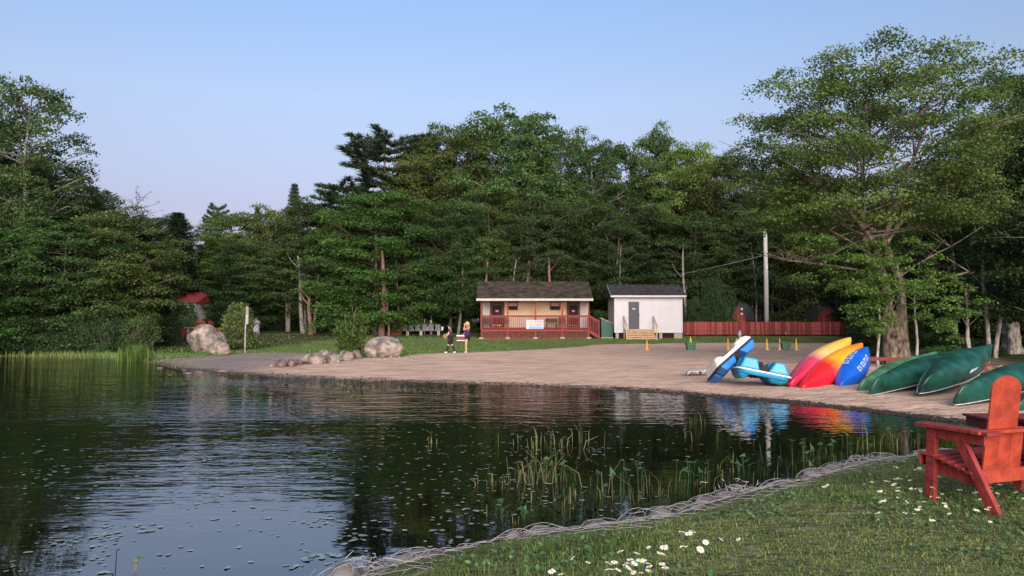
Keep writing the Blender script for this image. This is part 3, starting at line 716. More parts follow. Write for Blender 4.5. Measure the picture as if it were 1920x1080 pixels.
# hero maple: crown + twin scaly trunk
HX, HD = X(1680, 29.5), 29.5
HZ0 = hz(HX, HD) - .05
hk = K['hero']; hs = (P(1680, 118, HD).z - HZ0) / hk.top
hero = thing('maple_tree', 'big spreading maple with twin scaly trunks beside the kayaks and canoes', 'tree', (HX, HD, HZ0))
c = link('crown', hk.crown, hero); c.scale = (.92, .92, hs); c.location = (-1.1, 0, 0); c.rotation_euler = (0, 0, math.pi)
rng = np.random.default_rng(77)
wp = []
def lim(a, b, r0, r1, sag=0, wig=.04, k=7): pth = quad_path(a, b, sag, rng, k, wig); wp.append((pth, np.linspace(r0, r1, k))); return pth
flare = np.linspace(0, 1, 9)
for (x0, x1, x2, r) in ((-.25, -.34, -1.0, .27), (.23, .26, -.5, .28)):
    z = flare * 5.2
    p = np.stack([np.interp(flare, [0, .25, .6, 1], [x0, x0 * .95, x1 if x0 < 0 else x1, x2]), .04 * np.sin(z), z], 1)
    wp.append((p, r * np.interp(flare, [0, .05, .25, .5, 1], [1.3, 1.08, .9, .60, .46])))
wp.append((np.array([[0, .05, 0], [0, .05, 1.2], [0, .05, 2.2]]), np.array([.40, .33, .15])))
for k_, (a, b, r) in enumerate([((-.6, 0, 4.6), (-3.6, -.5, 7.4), .10), ((-.3, 0, 4.9), (2.4, .4, 7.8), .08), ((-.75, 0, 5.4), (-4.4, .3, 7.0), .08), ((-.35, 0, 5.2), (1.2, -.6, 9.8), .12),
                                ((.25, 0, 3.6), (1.9, -.6, 4.7), .045), ((-.5, 0, 4.1), (-3.0, -1., 5.3), .06), ((.26, 0, 2.9), (2.4, -.9, 3.7), .05), ((-.33, 0, 2.5), (-2.4, -1.4, 2.9), .05),
                                ((-.35, 0, 3.6), (-4.9, -1.4, 4.1), .06)]):
    main = lim(a, b, r, r * .35, .03)
    for j in range(5 if k_ != 8 else 16):
        i = rng.integers(2 if k_ != 8 else 4, 7); a2 = rng.uniform(0, 6.28); L = rng.uniform(.9, 2.0)
        lim(main[i], main[i] + np.array([math.cos(a2) * L, math.sin(a2) * L, L * rng.uniform(.1, .8)]), r * .36, .012, .02)
wv, wf = tubes_np(wp, 10)
wv[:, 2] *= 1.0
tk = link('trunk', np_mesh('trunk', wv, wf, M['bark_hero'], smooth_=True), hero)
lw = link('limb', hk.trunk, hero); lw.scale = (.92, .92, hs); lw.location = (-1.1, 0, 0); lw.rotation_euler = (0, 0, math.pi)
lw.data.materials[0] = M['bark']
# lower leafy sprays of the maple reaching towards the beach
C, Rd = [], []
for (px, py, D, n_, rx, rz_) in [(1590, 500, 27.5, 26, 1.5, .35), (1650, 560, 27.0, 18, 1.0, .35), (1632, 590, 28, 8, .4, .3), (1740, 520, 27.5, 22, 1.3, .4), (1770, 590, 27.5, 16, 1.0, .35), (1480, 405, 27.5, 16, 1.3, .25), (1540, 450, 28, 16, 1.2, .25), (1640, 610, 27.6, 8, .6, .2), (1700, 470, 28.2, 14, 1., .35), (1600, 540, 28, 14, 1.1, .3)]:
    c0 = P(px, py, D) - Vector((HX, HD, HZ0))
    for _ in range(n_):
        C.append([c0.x + rng.normal(0, rx * .62), c0.y + rng.normal(0, .5), c0.z + rng.normal(0, rz_)]); Rd.append(rng.uniform(.26, .5))
lv, lf, lt = leaves_np(rng, C, Rd, 230, .10, flat=.34, up=.55)
lo = link('low_branch_leaves', np_mesh('low_branch_leaves', lv, lf, M['leaf_b'], tint=lt), hero)

# bushes and hedges
def bush(px, base_py, top, kind, wpx, label, D=None, group=None, name='bush'):
    if D is None: v = hit(px, base_py)
    else: v = Vector((X(px, D), D, hz(X(px, D), D)))
    k = K[kind]; H = P(px, top, v.y).z - v.z
    return k.place(name, label, 'bush', (v.x, v.y, v.z - .05), rt.uniform(0, 6.28), (wpx / FPX * v.y / 2) / k.R, H / k.top, group, stemname='stem')
bush(447, 655, 566, 'b1', 60, 'tall pointed bush growing between the big boulder and the white post')
bush(408, 650, 618, 'b0', 40, 'low bush spilling over the right flank of the big boulder')
for px, top, w, lb in [(60, 590, 120, 'dark bush at the waterline on the far left'), (140, 600, 110, 'dark bush behind the yellow reeds'), (205, 585, 100, 'low leafy bush at the foot of the olive tree'), (262, 590, 70, 'rounded bush at the end of the left shore beside the lawn'), (-10, 560, 100, 'dark bush cut by the left frame edge')]:
    bush(px, 662, top, 'b2' if w > 90 else 'b0', w, lb, D=43.2)
for q, px in enumerate(range(255, 740, 27)):
    bush(px, 618, 590 + rt.uniform(-9, 7), rt.choice(['b0', 'b2', 'b2']), rt.uniform(42, 60), f'{ORD[q]} green hedge shrub from the left along the far lawn edge', D=rt.uniform(69, 70.5), group='hedge shrubs along the far lawn edge', name='hedge_shrub')
UL = ['dark shrub behind the two leftmost grey crates', 'dark shrub behind the rightmost grey crates', 'dark shrub just left of the cabin', 'dark shrub behind the fence start beside the white shed', 'dark shrub behind the fence left of the left barn', 'tallest green shrub behind the fence near the left barn', 'dark shrub in the gap between cabin and white shed', 'dark shrub between the two red barns', 'dark shrub hiding the right end of the red fence', 'low shrub left of the big maple behind its lower leaves', 'dark shrub behind the right side of the big maple', 'low shrub below the far red fence piece', 'low shrub behind the upper ends of the kayaks', 'low dark shrub at the left foot of the big maple', 'low dark shrub behind the dark blue ridge and canoes', 'low dark shrub at the foot of the three right hand trunks']
for q, (px, D, top, w) in enumerate([(760, 65, 585, 60), (820, 66, 592, 60), (870, 65, 598, 50), (1300, 62, 560, 60), (1350, 63, 555, 60), (1340, 62.5, 520, 70), (1130, 62, 580, 50), (1450, 67, 560, 60), (1625, 55, 560, 70), (1640, 50, 590, 70), (1730, 42, 600, 90), (1790, 40, 625, 70), (1635, 48, 620, 60), (1660, 36, 640, 60), (1770, 33, 645, 90), (1850, 36, 640, 60)]):
    bush(px, 0, top, 'b2' if q % 2 else 'b0', w, UL[q], D=D, group='undergrowth shrubs')

bush(322, 0, 588, 'b0', 46, 'low shrub just below the white wall of the far red roofed house', D=63)
bush(352, 0, 566, 'b0', 44, 'low wide shrub below the right end of the far red roofed house', D=63)
# young sapling on the rocks
v = hit(655, 668)
rng = np.random.default_rng(9); wood, C, Rd = [], [], []
s_ = v.y / FPX
for (dx, dz) in [(-22, 62), (-10, 80), (2, 96), (14, 92), (26, 74), (34, 56), (-24, 34), (-4, 60), (10, 50), (20, 40), (-14, 20), (8, 25)]:
    tip = np.array([dx * s_, rng.normal(0, .3), dz * s_]); pth = quad_path([0, 0, 0], tip, .0, rng, wig=.04); wood.append((pth, np.linspace(.025, .006, 6)))
    for t in np.linspace(.2, 1, 20): C.append(pth[min(int(t * 5), 5)] + rng.normal(0, .12, 3)); Rd.append(rng.uniform(.14, .28))
sp_o = thing('sapling', 'young pale green sapling growing from the rocks at the beach edge', 'young tree', (v.x, v.y, v.z - .05))
wv, wf = tubes_np(wood, 5); link('stem', np_mesh('stem', wv, wf, M['bark_pale']), sp_o)
lv, lf, lt = leaves_np(rng, C, Rd, 260, .10, flat=.8, up=.3); link('leaves', np_mesh('leaves', lv, lf, M['leaf_b'], tint=lt), sp_o)

# ---------------------------------------------------------------- grass and reeds
def blades(name, x, y, z, h, w, m, lean=.35, seed=1, bend=.5, tfun=None):
    rng = np.random.default_rng(seed); N = len(x)
    a = rng.uniform(0, 6.28, N); ln = rng.normal(0, lean, N) * h; a2 = a + rng.uniform(-1, 1, N)
    dx, dy = np.cos(a2) * ln, np.sin(a2) * ln
    sx, sy = np.cos(a + 1.57) * w / 2, np.sin(a + 1.57) * w / 2
    p0 = np.stack([x, y, z], 1); s = np.stack([sx, sy, 0 * sx], 1)
    p1 = p0 + np.stack([dx * bend * .5, dy * bend * .5, h * .55], 1); p2 = p0 + np.stack([dx, dy, h * (1 - .25 * np.abs(ln / h))], 1)
    V_ = np.stack([p0 - s, p0 + s, p1 + s * .8, p1 - s * .8, p2 + s * .12, p2 - s * .12], 1).reshape(-1, 3)
    k = np.arange(N)[:, None] * 6
    F = np.concatenate([k + [0, 1, 2, 3], k + [3, 2, 4, 5]], 0)
    t = rng.uniform(0, 1, N)
    if tfun is not None: t = np.clip(tfun * .7 + t * .45 - .08, 0, 1)
    t = np.concatenate([t, t])
    return np_mesh(name, V_, F, m, tint=t)
rg = np.random.default_rng(17)
N = 350000
D_ = 2.6 + 8.2 * rg.uniform(0, 1, N) ** 1.15
xx = rg.uniform(-1.4, 11.5, N)
ok = (xx < D_ * .9 + 3.2) & (xx > -D_ * .5) & ~inside(xx, D_, LAKE)
xx, yy = xx[ok], D_[ok]
sn = seg_dist(xx, yy, NEAR)
pn = wob(xx * 2.1 + 5, yy * 2.6) + .6 * wob(xx * 5, yy * 6)
keep = (rg.uniform(0, 1, len(xx)) < np.clip((sn - .28) * 1.6, 0, 1)) & (rg.uniform(-.8, 1.1, len(xx)) < .75 + pn * 1.1)
xx, yy, pn, sn = xx[keep], yy[keep], pn[keep], sn[keep]
lush = smooth(-.1, .5, wob(xx * 1.3 + 2, yy * 1.5 + 1)) 
hh = rg.uniform(.012, .036, len(xx)) * (.75 + 1.1 * lush) * (1 + .7 * (rg.uniform(0, 1, len(xx)) < .05)) * np.clip(.5 + sn, 0, 1)
gb = link('bank_grass', blades('bank_grass', xx, yy, height(xx, yy) - .004, hh, rg.uniform(.004, .008, len(xx)), M['blade'], lean=1.0, seed=3, tfun=np.clip(.62 - .55 * lush + .25 * wob(xx * 3.1, yy * 3.7), 0, 1)))
gb['kind'] = 'stuff'
gb['label'] = 'short green and yellowish grass covering the near bank'
# broad clover leaves in the turf
N = 26000
D_ = 3 + 6 * rg.uniform(0, 1, N); xx = rg.uniform(-.5, 7.5, N)
ok = (xx < D_ * .8 + .6) & ~inside(xx, D_, LAKE) & (seg_dist(xx, D_, NEAR) > .55) & (wob(xx * 1.7, D_ * 1.9 + 3) > -.05)
xx, yy = xx[ok], D_[ok]
pos = np.stack([xx, yy, height(xx, yy) + rg.uniform(.008, .035, len(xx))], 1)
nr = np.stack([rg.normal(0, .45, len(xx)), rg.normal(0, .45, len(xx)), np.ones(len(xx))], 1); nr /= np.linalg.norm(nr, axis=1, keepdims=True)
a = np.cross(nr, rg.normal(0, 1, (len(xx), 3))); a /= np.linalg.norm(a, axis=1, keepdims=True); bb = np.cross(nr, a); s = rg.uniform(.010, .024, len(xx))[:, None]
V_ = np.stack([pos - a * s, pos + bb * s * .7, pos + a * s, pos - bb * s * .7], 1).reshape(-1, 3)
o = link('clover', np_mesh('clover', V_, np.arange(len(V_)).reshape(-1, 4), leaf_mat('clover leaf', (.05, .10, .035), (.13, .21, .085), .1, 0), tint=rg.uniform(0, 1, len(pos)))); o['kind'] = 'stuff'; o['label'] = 'small clover leaves in the turf of the near bank'
# lawn fringe along the sand and far grass
N = 60000
px_ = rg.uniform(-30, 20, N); yy = 38 + 26 * rg.uniform(0, 1, N) ** 1.6
ok = ~inside(px_, yy, LAKE) & (inside(px_, yy, SAND) == False) & (px_ > -24)
px_, yy = px_[ok], yy[ok]
o = link('lawn_grass', blades('lawn_grass', px_, yy, height(px_, yy) - .01, rg.uniform(.03, .10, len(px_)), rg.uniform(.02, .035, len(px_)), M['blade'], seed=4, lean=.7)); o['kind'] = 'stuff'; o['label'] = 'mown grass of the far lawn'
# reeds and tall grass along the left shore
N = 4200
t = rg.uniform(0, 1, N); pxs = rg.uniform(-60, 330, N); D0 = rg.uniform(-.30, 3.0, N)
base = np.array([G(p, np.interp(p, [-60, 0, 100, 200, 280, 330], [669, 668, 671, 673, 680, 692]), 0)[:] for p in pxs])
xx = base[:, 0]; yy = base[:, 1] + D0
dens = np.interp(pxs, [-60, 20, 60, 240, 300, 330], [.3, .4, 1, .9, .35, .1]) * (1 - .5 * smooth(1, 3, D0)) * np.where(wob(xx * 3, yy * 3) > -.35, 1, .25)
dens *= np.where((D0 < 0) & (pxs > 170), .12, 1)
ok = rg.uniform(0, 1, N) < dens; xx, yy, D0, pxs = xx[ok], yy[ok], D0[ok], pxs[ok]
hh = (.05 + .34 * rg.uniform(0, 1, len(xx)) ** 1.8) * np.where(D0 < .3, 1.0, .85) * np.interp(pxs, [0, 240, 300], [1.1, 1, .5])
zz = np.maximum(height(xx, yy), -.25)
sel = (D0 < .2)
for nm, ms, mm in (('water_reeds', sel, M['reed_y']), ('shore_grass', ~sel, M['blade'])):
    o = link(nm, blades(nm, xx[ms], yy[ms], zz[ms], hh[ms] + (.07 if nm == 'water_reeds' else 0), np.full(ms.sum(), .022), mm, lean=.22, seed=6)); o['kind'] = 'stuff'
    o['label'] = 'yellow green reeds standing in the water along the left shore' if nm == 'water_reeds' else 'tall green grass behind the reeds of the left shore'
vv = G(235, 676, .1)
xx = vv.x + rg.normal(0, .35, 420); yy = vv.y + 1 + rg.normal(0, .25, 420)
o = link('grass_clump', blades('grass_clump', xx, yy, height(xx, yy), rg.uniform(.4, .9, 420), np.full(420, .035), M['leaf_b'], lean=.2, seed=8)); tag(o, 'bright green grass clump on the left shore near the bare earth', 'grass clump')

# emergent reeds, arrowhead plants and pads in front of the bank
def reed_clump(px, py, n, spread, hmin, hmax, label, seed, leafs=0, m='reed', depth=.35):
    rg_ = np.random.default_rng(seed); c = G(px, py, 0)
    t = thing('reed_clump', label, 'reeds', (c.x, c.y, 0))
    paths = []
    for i in range(n):
        x, y = rg_.normal(0, spread), rg_.normal(0, spread * depth + .05); h = rg_.uniform(hmin, hmax); a = rg_.uniform(0, 6.28); ln = abs(rg_.normal(0, .5)) * h; h *= rg_.uniform(.5, 1)
        p = [np.array([x, y, -.15]), np.array([x + math.cos(a) * ln * .3, y + math.sin(a) * ln * .3, h * .6])]
        if rg_.uniform() < .42: p.append(p[1] + np.array([math.cos(a) * h * .4, math.sin(a) * h * .2, -h * rg_.uniform(-.15, .5)]))   # a snapped stalk
        else: p.append(np.array([x + math.cos(a) * ln, y + math.sin(a) * ln, h]))
        paths.append((np.array(p), np.array([.0052, .0042, .0014]) * rg_.uniform(.6, 1.4)))
    v_, f_ = tubes_np(paths, 4)
    link('stalk', np_mesh('stalk', v_, f_, M[m], tint=np.repeat(rg_.uniform(0, 1, n), 8)), t)['kind'] = 'stuff'
    for i in range(leafs):
        x, y, h = rg_.normal(0, spread), rg_.normal(0, spread * depth), rg_.uniform(.10, .34) * min(1.3, hmax / .35)
        a, L, wd, tl = rg_.uniform(0, 6.28), rg_.uniform(.05, .10), rg_.uniform(.022, .04), rg_.uniform(-.1, .9)
        ca, sa, ct, st = math.cos(a), math.sin(a), math.cos(tl), math.sin(tl)
        out = [(0, 0), (-L * .45, wd * 1.1), (-.1 * L, wd), (L * .4, wd * .62), (L, 0), (L * .4, -wd * .62), (-.1 * L, -wd), (-L * .45, -wd * 1.1)]
        mb = MB(); vs_ = [(x + u * ct * ca - w_ * sa, y + u * ct * sa + w_ * ca, h + u * st + abs(w_) * .25) for u, w_ in out]
        mb.add(vs_, [(0, 1, 2, 3, 4), (0, 4, 5, 6, 7)]); mb.tube([(x * .9, y * .9, -.1), (x, y, h)], .0026, 4)
        o = mb.build('arrow_leaf', M['arrow'], t)
        at = o.data.attributes.new('tint', 'FLOAT', 'FACE'); at.data.foreach_set('value', [rg_.uniform()] * len(o.data.polygons))
    return t
for i, (px, py, n_, sp_, h0, h1, lf_, lb) in enumerate([
    (1015, 905, 46, .22, .18, .52, 4, 'tall dense reed clump in the middle of the dark water'),
    (1040, 838, 30, .32, .22, .46, 0, 'reeds standing behind the tall dense clump'),
    (1088, 830, 9, .05, .3, .5, 0, 'narrow reed tuft right of the farther reeds'),
    (1035, 900, 12, .12, .1, .25, 14, 'leafy green arrowhead plants at the foot of the dense clump'),
    (938, 908, 22, .16, .1, .3, 1, 'short reed clump left of the dense clump'),
    (1085, 935, 16, .22, .12, .34, 5, 'sparse bent stalks right of the dense clump'),
    (1140, 928, 16, .2, .15, .48, 3, 'crossed broken stalks leaning in the water'),
    (955, 975, 12, .14, .1, .28, 5, 'small arrowhead plants nearest the bank stones'),
    (1055, 970, 9, .18, .1, .3, 3, 'thin stalks lying low near the bank'),
    (1190, 940, 12, .14, .15, .42, 3, 'bent stalk pair with one large arrow leaf'),
    (1255, 925, 20, .2, .12, .4, 6, 'reeds close to the bank below the shed reflection'),
    (1330, 910, 20, .22, .12, .36, 9, 'arrowhead plants at the bank in the middle of the stone edge'),
    (1420, 892, 16, .3, .1, .34, 14, 'broad leaved plants at the bank right of the pole reflection'),
    (1500, 868, 14, .3, .1, .32, 12, 'arrowhead leaves beside the silvery mesh bulge'),
    (1580, 852, 12, .25, .1, .3, 9, 'small leafy plants in front of the kayak reflection'),
    (1302, 795, 16, .12, .2, .42, 0, 'isolated green reed tuft right of the shed reflection'),
    (1640, 842, 18, .18, .2, .46, 3, 'reeds near the chair at the narrow end of the water'),
    (1700, 832, 16, .25, .12, .3, 6, 'low reeds beside the chair arm'),
    (812, 832, 5, .06, .15, .32, 0, 'few thin reeds alone left of the dense clump'),
    (1380, 830, 7, .25, .15, .35, 1, 'thin scattered reeds before the blue boat reflection')]):
    reed_clump(px, py, int(n_ * .8), sp_ * 1.15, h0 * .8, h1, lb, 100 + i, lf_)
# two bent stalks bottom left
c = G(214, 1110, 0)
t = thing('water_plant', 'thin stalk with a tiny leaf in the calm water, bottom left', 'water plant', (c.x, c.y, 0))
mb = MB(); mb.tube([(0, 0, -.05), (.004, 0, .10), (.012, 0, .30)], [.005, .004, .003], 5).tube([(.012, 0, .30), (.04, 0, .315)], [.006, .001], 4).tube([(-.012, 0, -.05), (-.012, 0, .10), (-.016, 0, .14)], [.012, .010, .002], 5); mb.build('stalk', M['dark'], t)
c = G(255, 1120, 0)
t = thing('water_plant', 'three dark stalks under one folded leaf in the calm water, bottom left', 'water plant', (c.x, c.y, 0))
mb = MB()
for dx in (-.03, -.01, .006): mb.tube([(dx, 0, -.05), (dx * .9, 0, .15), (dx * .3, 0, .275)], [.005, .004, .003], 5)
mb.build('stalk', M['drift'], t)
mb = MB(); mb.add([(-.025, 0, .24), (.0, .01, .295), (.02, -.005, .29), (.075, 0, .288), (.02, 0, .275), (.005, -.01, .24)], [(0, 1, 2, 4, 5), (2, 3, 4)])
o = mb.build('leaf', M['arrow'], t); at = o.data.attributes.new('tint', 'FLOAT', 'FACE'); at.data.foreach_set('value', [.2, .6])

# floating leaves
cl = [(int(rg.uniform(0, 1500)), rg.uniform(800, 1060) ** 1.0, rg.uniform(3, 26), rg.uniform(14, 80)) for _ in range(44)]
cl += [(1000, 838, 26, 60), (1010, 932, 22, 40), (960, 890, 14, 60), (1210, 945, 22, 40), (640, 880, 60, 220), (200, 830, 60, 160), (250, 860, 60, 200), (750, 860, 190, 170), (850, 830, 190, 190), (1050, 820, 60, 110), (700, 1000, 12, 90), (1190, 840, 50, 110), (460, 1010, 26, 200), (60, 930, 30, 120)]
PV, PF, PT = [], [], []
for cx, cy__, n_, spx in cl:
    for _ in range(int(n_ * .75)):
        px, py = rg.normal(cx, spx), rg.normal(cy__, spx * .28)
        if py < 745 or py > 1110 or px < -40: continue
        g = G(px, py, 0)
        if not inside(np.array([g.x]), np.array([g.y]), LAKE)[0] or seg_dist(np.array([g.x]), np.array([g.y]), NEAR)[0] < .35: continue
        r = rg.uniform(.012, .026) + .024 * rg.uniform(0, 1) ** 3 * (1 if g.y < 12 else 1.35); a = rg.uniform(0, 6.28); el_ = rg.uniform(.6, .8); k = len(PV)
        tx, ty = rg.normal(0, .06), rg.normal(0, .06)
        for q in range(10):
            t = 2 * math.pi * (q + .4) / 10.8; u, w_ = r * math.cos(t), r * el_ * math.sin(t)
            X_, Y_ = u * math.cos(a) - w_ * math.sin(a), u * math.sin(a) + w_ * math.cos(a)
            PV.append((g.x + X_, g.y + Y_, .004 + abs(tx * X_ + ty * Y_) + r * .05 * (q % 3 == 0)))
        PF.append(tuple(range(k, k + 10))); PT.append(rg.uniform())
o = link('lily_pads', np_mesh('lily_pads', PV, PF, M['pad'], tint=PT)); o['kind'] = 'stuff'; o['label'] = 'small pale floating leaves scattered over the dark water'

# daisies
dm = []
for v_ in range(3):
    mb = MB(); hgt_ = (.16, .12, .20)[v_]; r = (.021, .018, .023)[v_]
    mb.tube([(0, 0, 0), (.006, .004, hgt_ * .6), (.0, .0, hgt_)], [.0018, .0016, .0015], 4, 0)
    rr_ = random.Random(v_)
    for k in range(13):
        a = 2 * math.pi * k / 13; w_ = .17; d = rr_.uniform(-.15, .25)
        pt = lambda rad, an, z: (rad * math.cos(an), rad * math.sin(an), hgt_ + z)
        mb.add([pt(r * .25, a - w_ * .8, .001), pt(r * .25, a + w_ * .8, .001), pt(r * .75, a + w_ * 1.05, .004 - d * .01), pt(r, a + w_ * .4, -d * .016), pt(r, a - w_ * .4, -d * .016), pt(r * .75, a - w_ * 1.05, .004 - d * .01)], [(0, 1, 2, 3, 4, 5)], 1)
    mb.lathe([(r * .36, .000), (r * .34, .004), (r * .18, .007)], 8, (0, 0, hgt_), 2)
    oo = mb.build('daisy_source', [M['stem'], M['petal'], M['yolk']]); dm.append(oo.data); bpy.data.objects.remove(oo)
dl = [(px, py, 'white daisy on the near bank in the cluster at the bottom of the photo', 'daisies at the bottom centre') for px, py in
      [(1042, 1069), (1060, 1072), (1101, 1036), (1093, 1049), (1150, 1055), (1156, 1060), (1176, 1043), (1172, 1048), (1180, 1040), (1143, 1067), (1153, 1066), (1164, 1058), (1167, 1067), (1186, 1054), (1192, 1058), (1201, 1056), (1210, 1059), (1192, 1069), (1203, 1068), (1210, 1066), (1197, 1071), (1225, 1050), (1232, 1064), (1244, 1061), (1252, 1067), (1148, 1070), (1122, 1064)]]
dl += [(px, py, 'white daisy on the near bank in the loose group left of the chair and nearer', 'daisies in the middle of the bank') for px, py in
       [(1247, 1034), (1260, 1020), (1277, 1010), (1290, 1011), (1302, 1004), (1319, 1011), (1335, 1010), (1292, 1022), (1291, 1041), (1225, 1018), (1400, 1000), (1544, 907), (1558, 906)]]
rd = random.Random(5)
for k in range(34): dl.append((rd.gauss(1672, 32), rd.gauss(908, 20), 'white daisy in the patch left of the red chair front leg', 'daisies left of the chair'))
for k in range(62): dl.append((rd.gauss(1790, 62), rd.gauss(912, 26), 'white daisy in the patch under and around the red chair legs', 'daisies under the chair'))
for px, py, lb, gp in dl:
    q = rd.randrange(3); hgt_ = (.16, .12, .20)[q] * .8
    v = hit(px, py + hgt_ * FPX / hit(px, py).y)
    if py + 20 > 1100: v = hit(px, min(1100, py + 30))
    o = link('daisy', dm[q]); o.location = (v.x, v.y, v.z - .004); s = rd.uniform(.7, 1.15); s *= .82 if 'chair' in gp else 1; o.scale = (s, s, s * .8)
    o.rotation_euler = (rd.gauss(.12, .28), rd.gauss(0, .25), rd.uniform(0, 6.28)); tag(o, lb, 'daisy', gp)

N = 5200
k = rg.integers(5, 20, N); k = np.where(rg.uniform(0, 1, N) < .6, rg.integers(13, 20, N), k); u = rg.uniform(0, 1, N)
FA = np.array(FAR); k = np.minimum(k, len(FA) - 2)
xx = FA[k, 0] * (1 - u) + FA[k + 1, 0] * u + rg.normal(0, .05, N); yy = FA[k, 1] * (1 - u) + FA[k + 1, 1] * u + np.abs(rg.normal(.12, .22, N)) + .35 * (rg.uniform(0, 1, N) < .3) * (1 + .4 * np.sin(xx * 2))
zz = height(xx, yy); a = rg.normal(0, .5, N); L = rg.uniform(.02, .10, N); r = rg.uniform(.004, .012, N)
d = np.stack([np.cos(a) * L, np.sin(a) * L, rg.normal(0, .1, N) * L], 1); s = np.stack([-np.sin(a) * r, np.cos(a) * r, 0 * r], 1); up_ = np.stack([0 * r, 0 * r, r * 1.6], 1); p = np.stack([xx, yy, np.maximum(zz, 0) + .003], 1)
V_ = np.stack([p - s, p + s, p + d + s * .4, p + d - s * .4, p + up_, p + d + up_ * .5], 1).reshape(-1, 3); b0_ = np.arange(N)[:, None] * 6
F = np.concatenate([b0_ + [0, 3, 5, 4], b0_ + [1, 4, 5, 2]], 0)
o = link('shore_debris', np_mesh('shore_debris', V_, F, mat('wet litter', (.030, .022, .016), .9, .4, 9, 0))); o['kind'] = 'stuff'; o['label'] = 'dark bits of washed up bark and twigs along the waterline of the beach'
# ---------------------------------------------------------------- buildings
def part_copy(src, off, parent):
    o = src.copy(); col.objects.link(o); o.parent = parent; o.location = Vector(src.location) + Vector(off); return o

# cabin with a porch
CD = 56.0
cb = (X(1000, CD), CD, .62)
cabin = thing('cabin', 'cream cabin with red railed porch, lattice skirt and mossy dark roof', 'cabin', cb)
def CX(px, D=CD): return X(px, D)
def CZ(py, D=CD): return Z(py, D)
WD = CD + 1.75                       # wall plane
x0, x1 = CX(904), CX(1104); deck = CZ(618)
wx0, wx1 = X(904.5, WD), X(1103.5, WD)
B = lambda name, m, mb, **k: mb.build(name, m, cabin, world=cb, **k)
# wall in battened panels
wz0, wz1 = deck, CZ(557)
cuts = [X(p, WD) for p in (904.5, 919, 945, 971.5, 1004, 1050, 1063, 1087, 1103.5)]
for i in range(8):
    mb = MB(); mb.box(cuts[i] + .006, WD, wz0, cuts[i + 1] - .006, WD + .12, wz1)
    B('wall_panel', M['offwhite'] if i in (0, 7) else M['cream'], mb)
mb = MB(); mb.box(wx0, WD + .13, wz0 - .2, wx1, WD + 4.2, wz1); B('rear_wall', M['cream'], mb)
mb = MB(); mb.box(wx0 - .01, WD - .03, deck + .005, wx1 + .01, WD - .005, deck + .14); B('baseboard', M['red_cab'], mb)
for px in (1004,):
    mb = MB(); mb.box(X(px, WD) - .035, WD - .025, wz0 + .15, X(px, WD) + .035, WD - .003, wz1); B('batten', M['red_cab'], mb)
# red band behind the rail, and wall stripes of the lower wall (white boards)
xx0 = X(919, WD); nbd = 0
for px in np.arange(905, 1103, 3.55):
    if 920 < px < 945 or 1062 < px < 1087: continue
    mb = MB(); a = X(px, WD); mb.box(a, WD - .022, deck + .16, a + .085, WD - .002, deck + 1.02); B('wainscot_board', M['white'], mb); nbd += 1
# doors
for (p0, p1, lb) in ((920, 944, 0), (1064, 1086, 1)):
    a, c = X(p0, WD), X(p1, WD)
    mb = MB(); mb.box(a, WD - .06, deck, c, WD - .002, Z(565.6, WD)); d = B('door', M['door_br'], mb)
    for z0_, z1_ in ((.15, .85), (1.0, 1.85)):
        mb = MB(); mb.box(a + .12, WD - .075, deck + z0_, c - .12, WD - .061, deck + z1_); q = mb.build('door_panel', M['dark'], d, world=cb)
    mb = MB(); mb.box(a - .07, WD - .05, deck, a - .002, WD - .003, Z(564.4, WD)); mb.box(c + .002, WD - .05, deck, c + .07, WD - .003, Z(564.4, WD)); mb.box(a - .07, WD - .052, Z(564.3, WD), c + .07, WD - .003, Z(562.8, WD)); mb.build('door_frame', M['red_cab'], d, world=cb)
    mb = MB(); mb.box((a + c) / 2 - .12, WD - .085, deck + 1.35, (a + c) / 2 + .12, WD - .077, deck + 1.5); mb.build('door_notice', M['pink'], d, world=cb)
    mb = MB(); mb.lathe([(.03, 0), (.03, .05)], 8, (c - .07, WD - .12, deck + 1.0)); mb.build('handle', M['metal'], d, world=cb)
# windows
for (p0, p1, q0, q1) in ((952, 971, 565.5, 581.5), (1031, 1051, 565.5, 581.5)):
    a, c, zb, zt = X(p0, WD), X(p1, WD), Z(q1, WD), Z(q0, WD); mid = zb + (zt - zb) * .52
    mb = MB(); t = .085; mb.box(a, WD - .07, zb, a + t, WD - .003, zt).box(c - t, WD - .07, zb, c, WD - .003, zt).box(a + t, WD - .07, zt - t, c - t, WD - .003, zt).box(a + t, WD - .07, zb, c - t, WD - .003, zb + t * .8)
    f = B('window', M['red_cab'], mb)
    mb = MB(); mb.box(a + t, WD - .03, zb + t * .8, c - t, WD - .01, mid); mb.build('pane', M['dark'], f, world=cb)
    mb = MB(); mb.box(a + t, WD - .035, mid, c - t, WD - .012, zt - t); mb.build('blind_reflection', M['blind_reflection'], f, world=cb)  # upper half of the window, sunset reflection painted on as pink
    mb = MB(); mb.box(a + t, WD - .05, mid - .025, c - t, WD - .036, mid + .025); mb.build('sash', M['white'], f, world=cb)
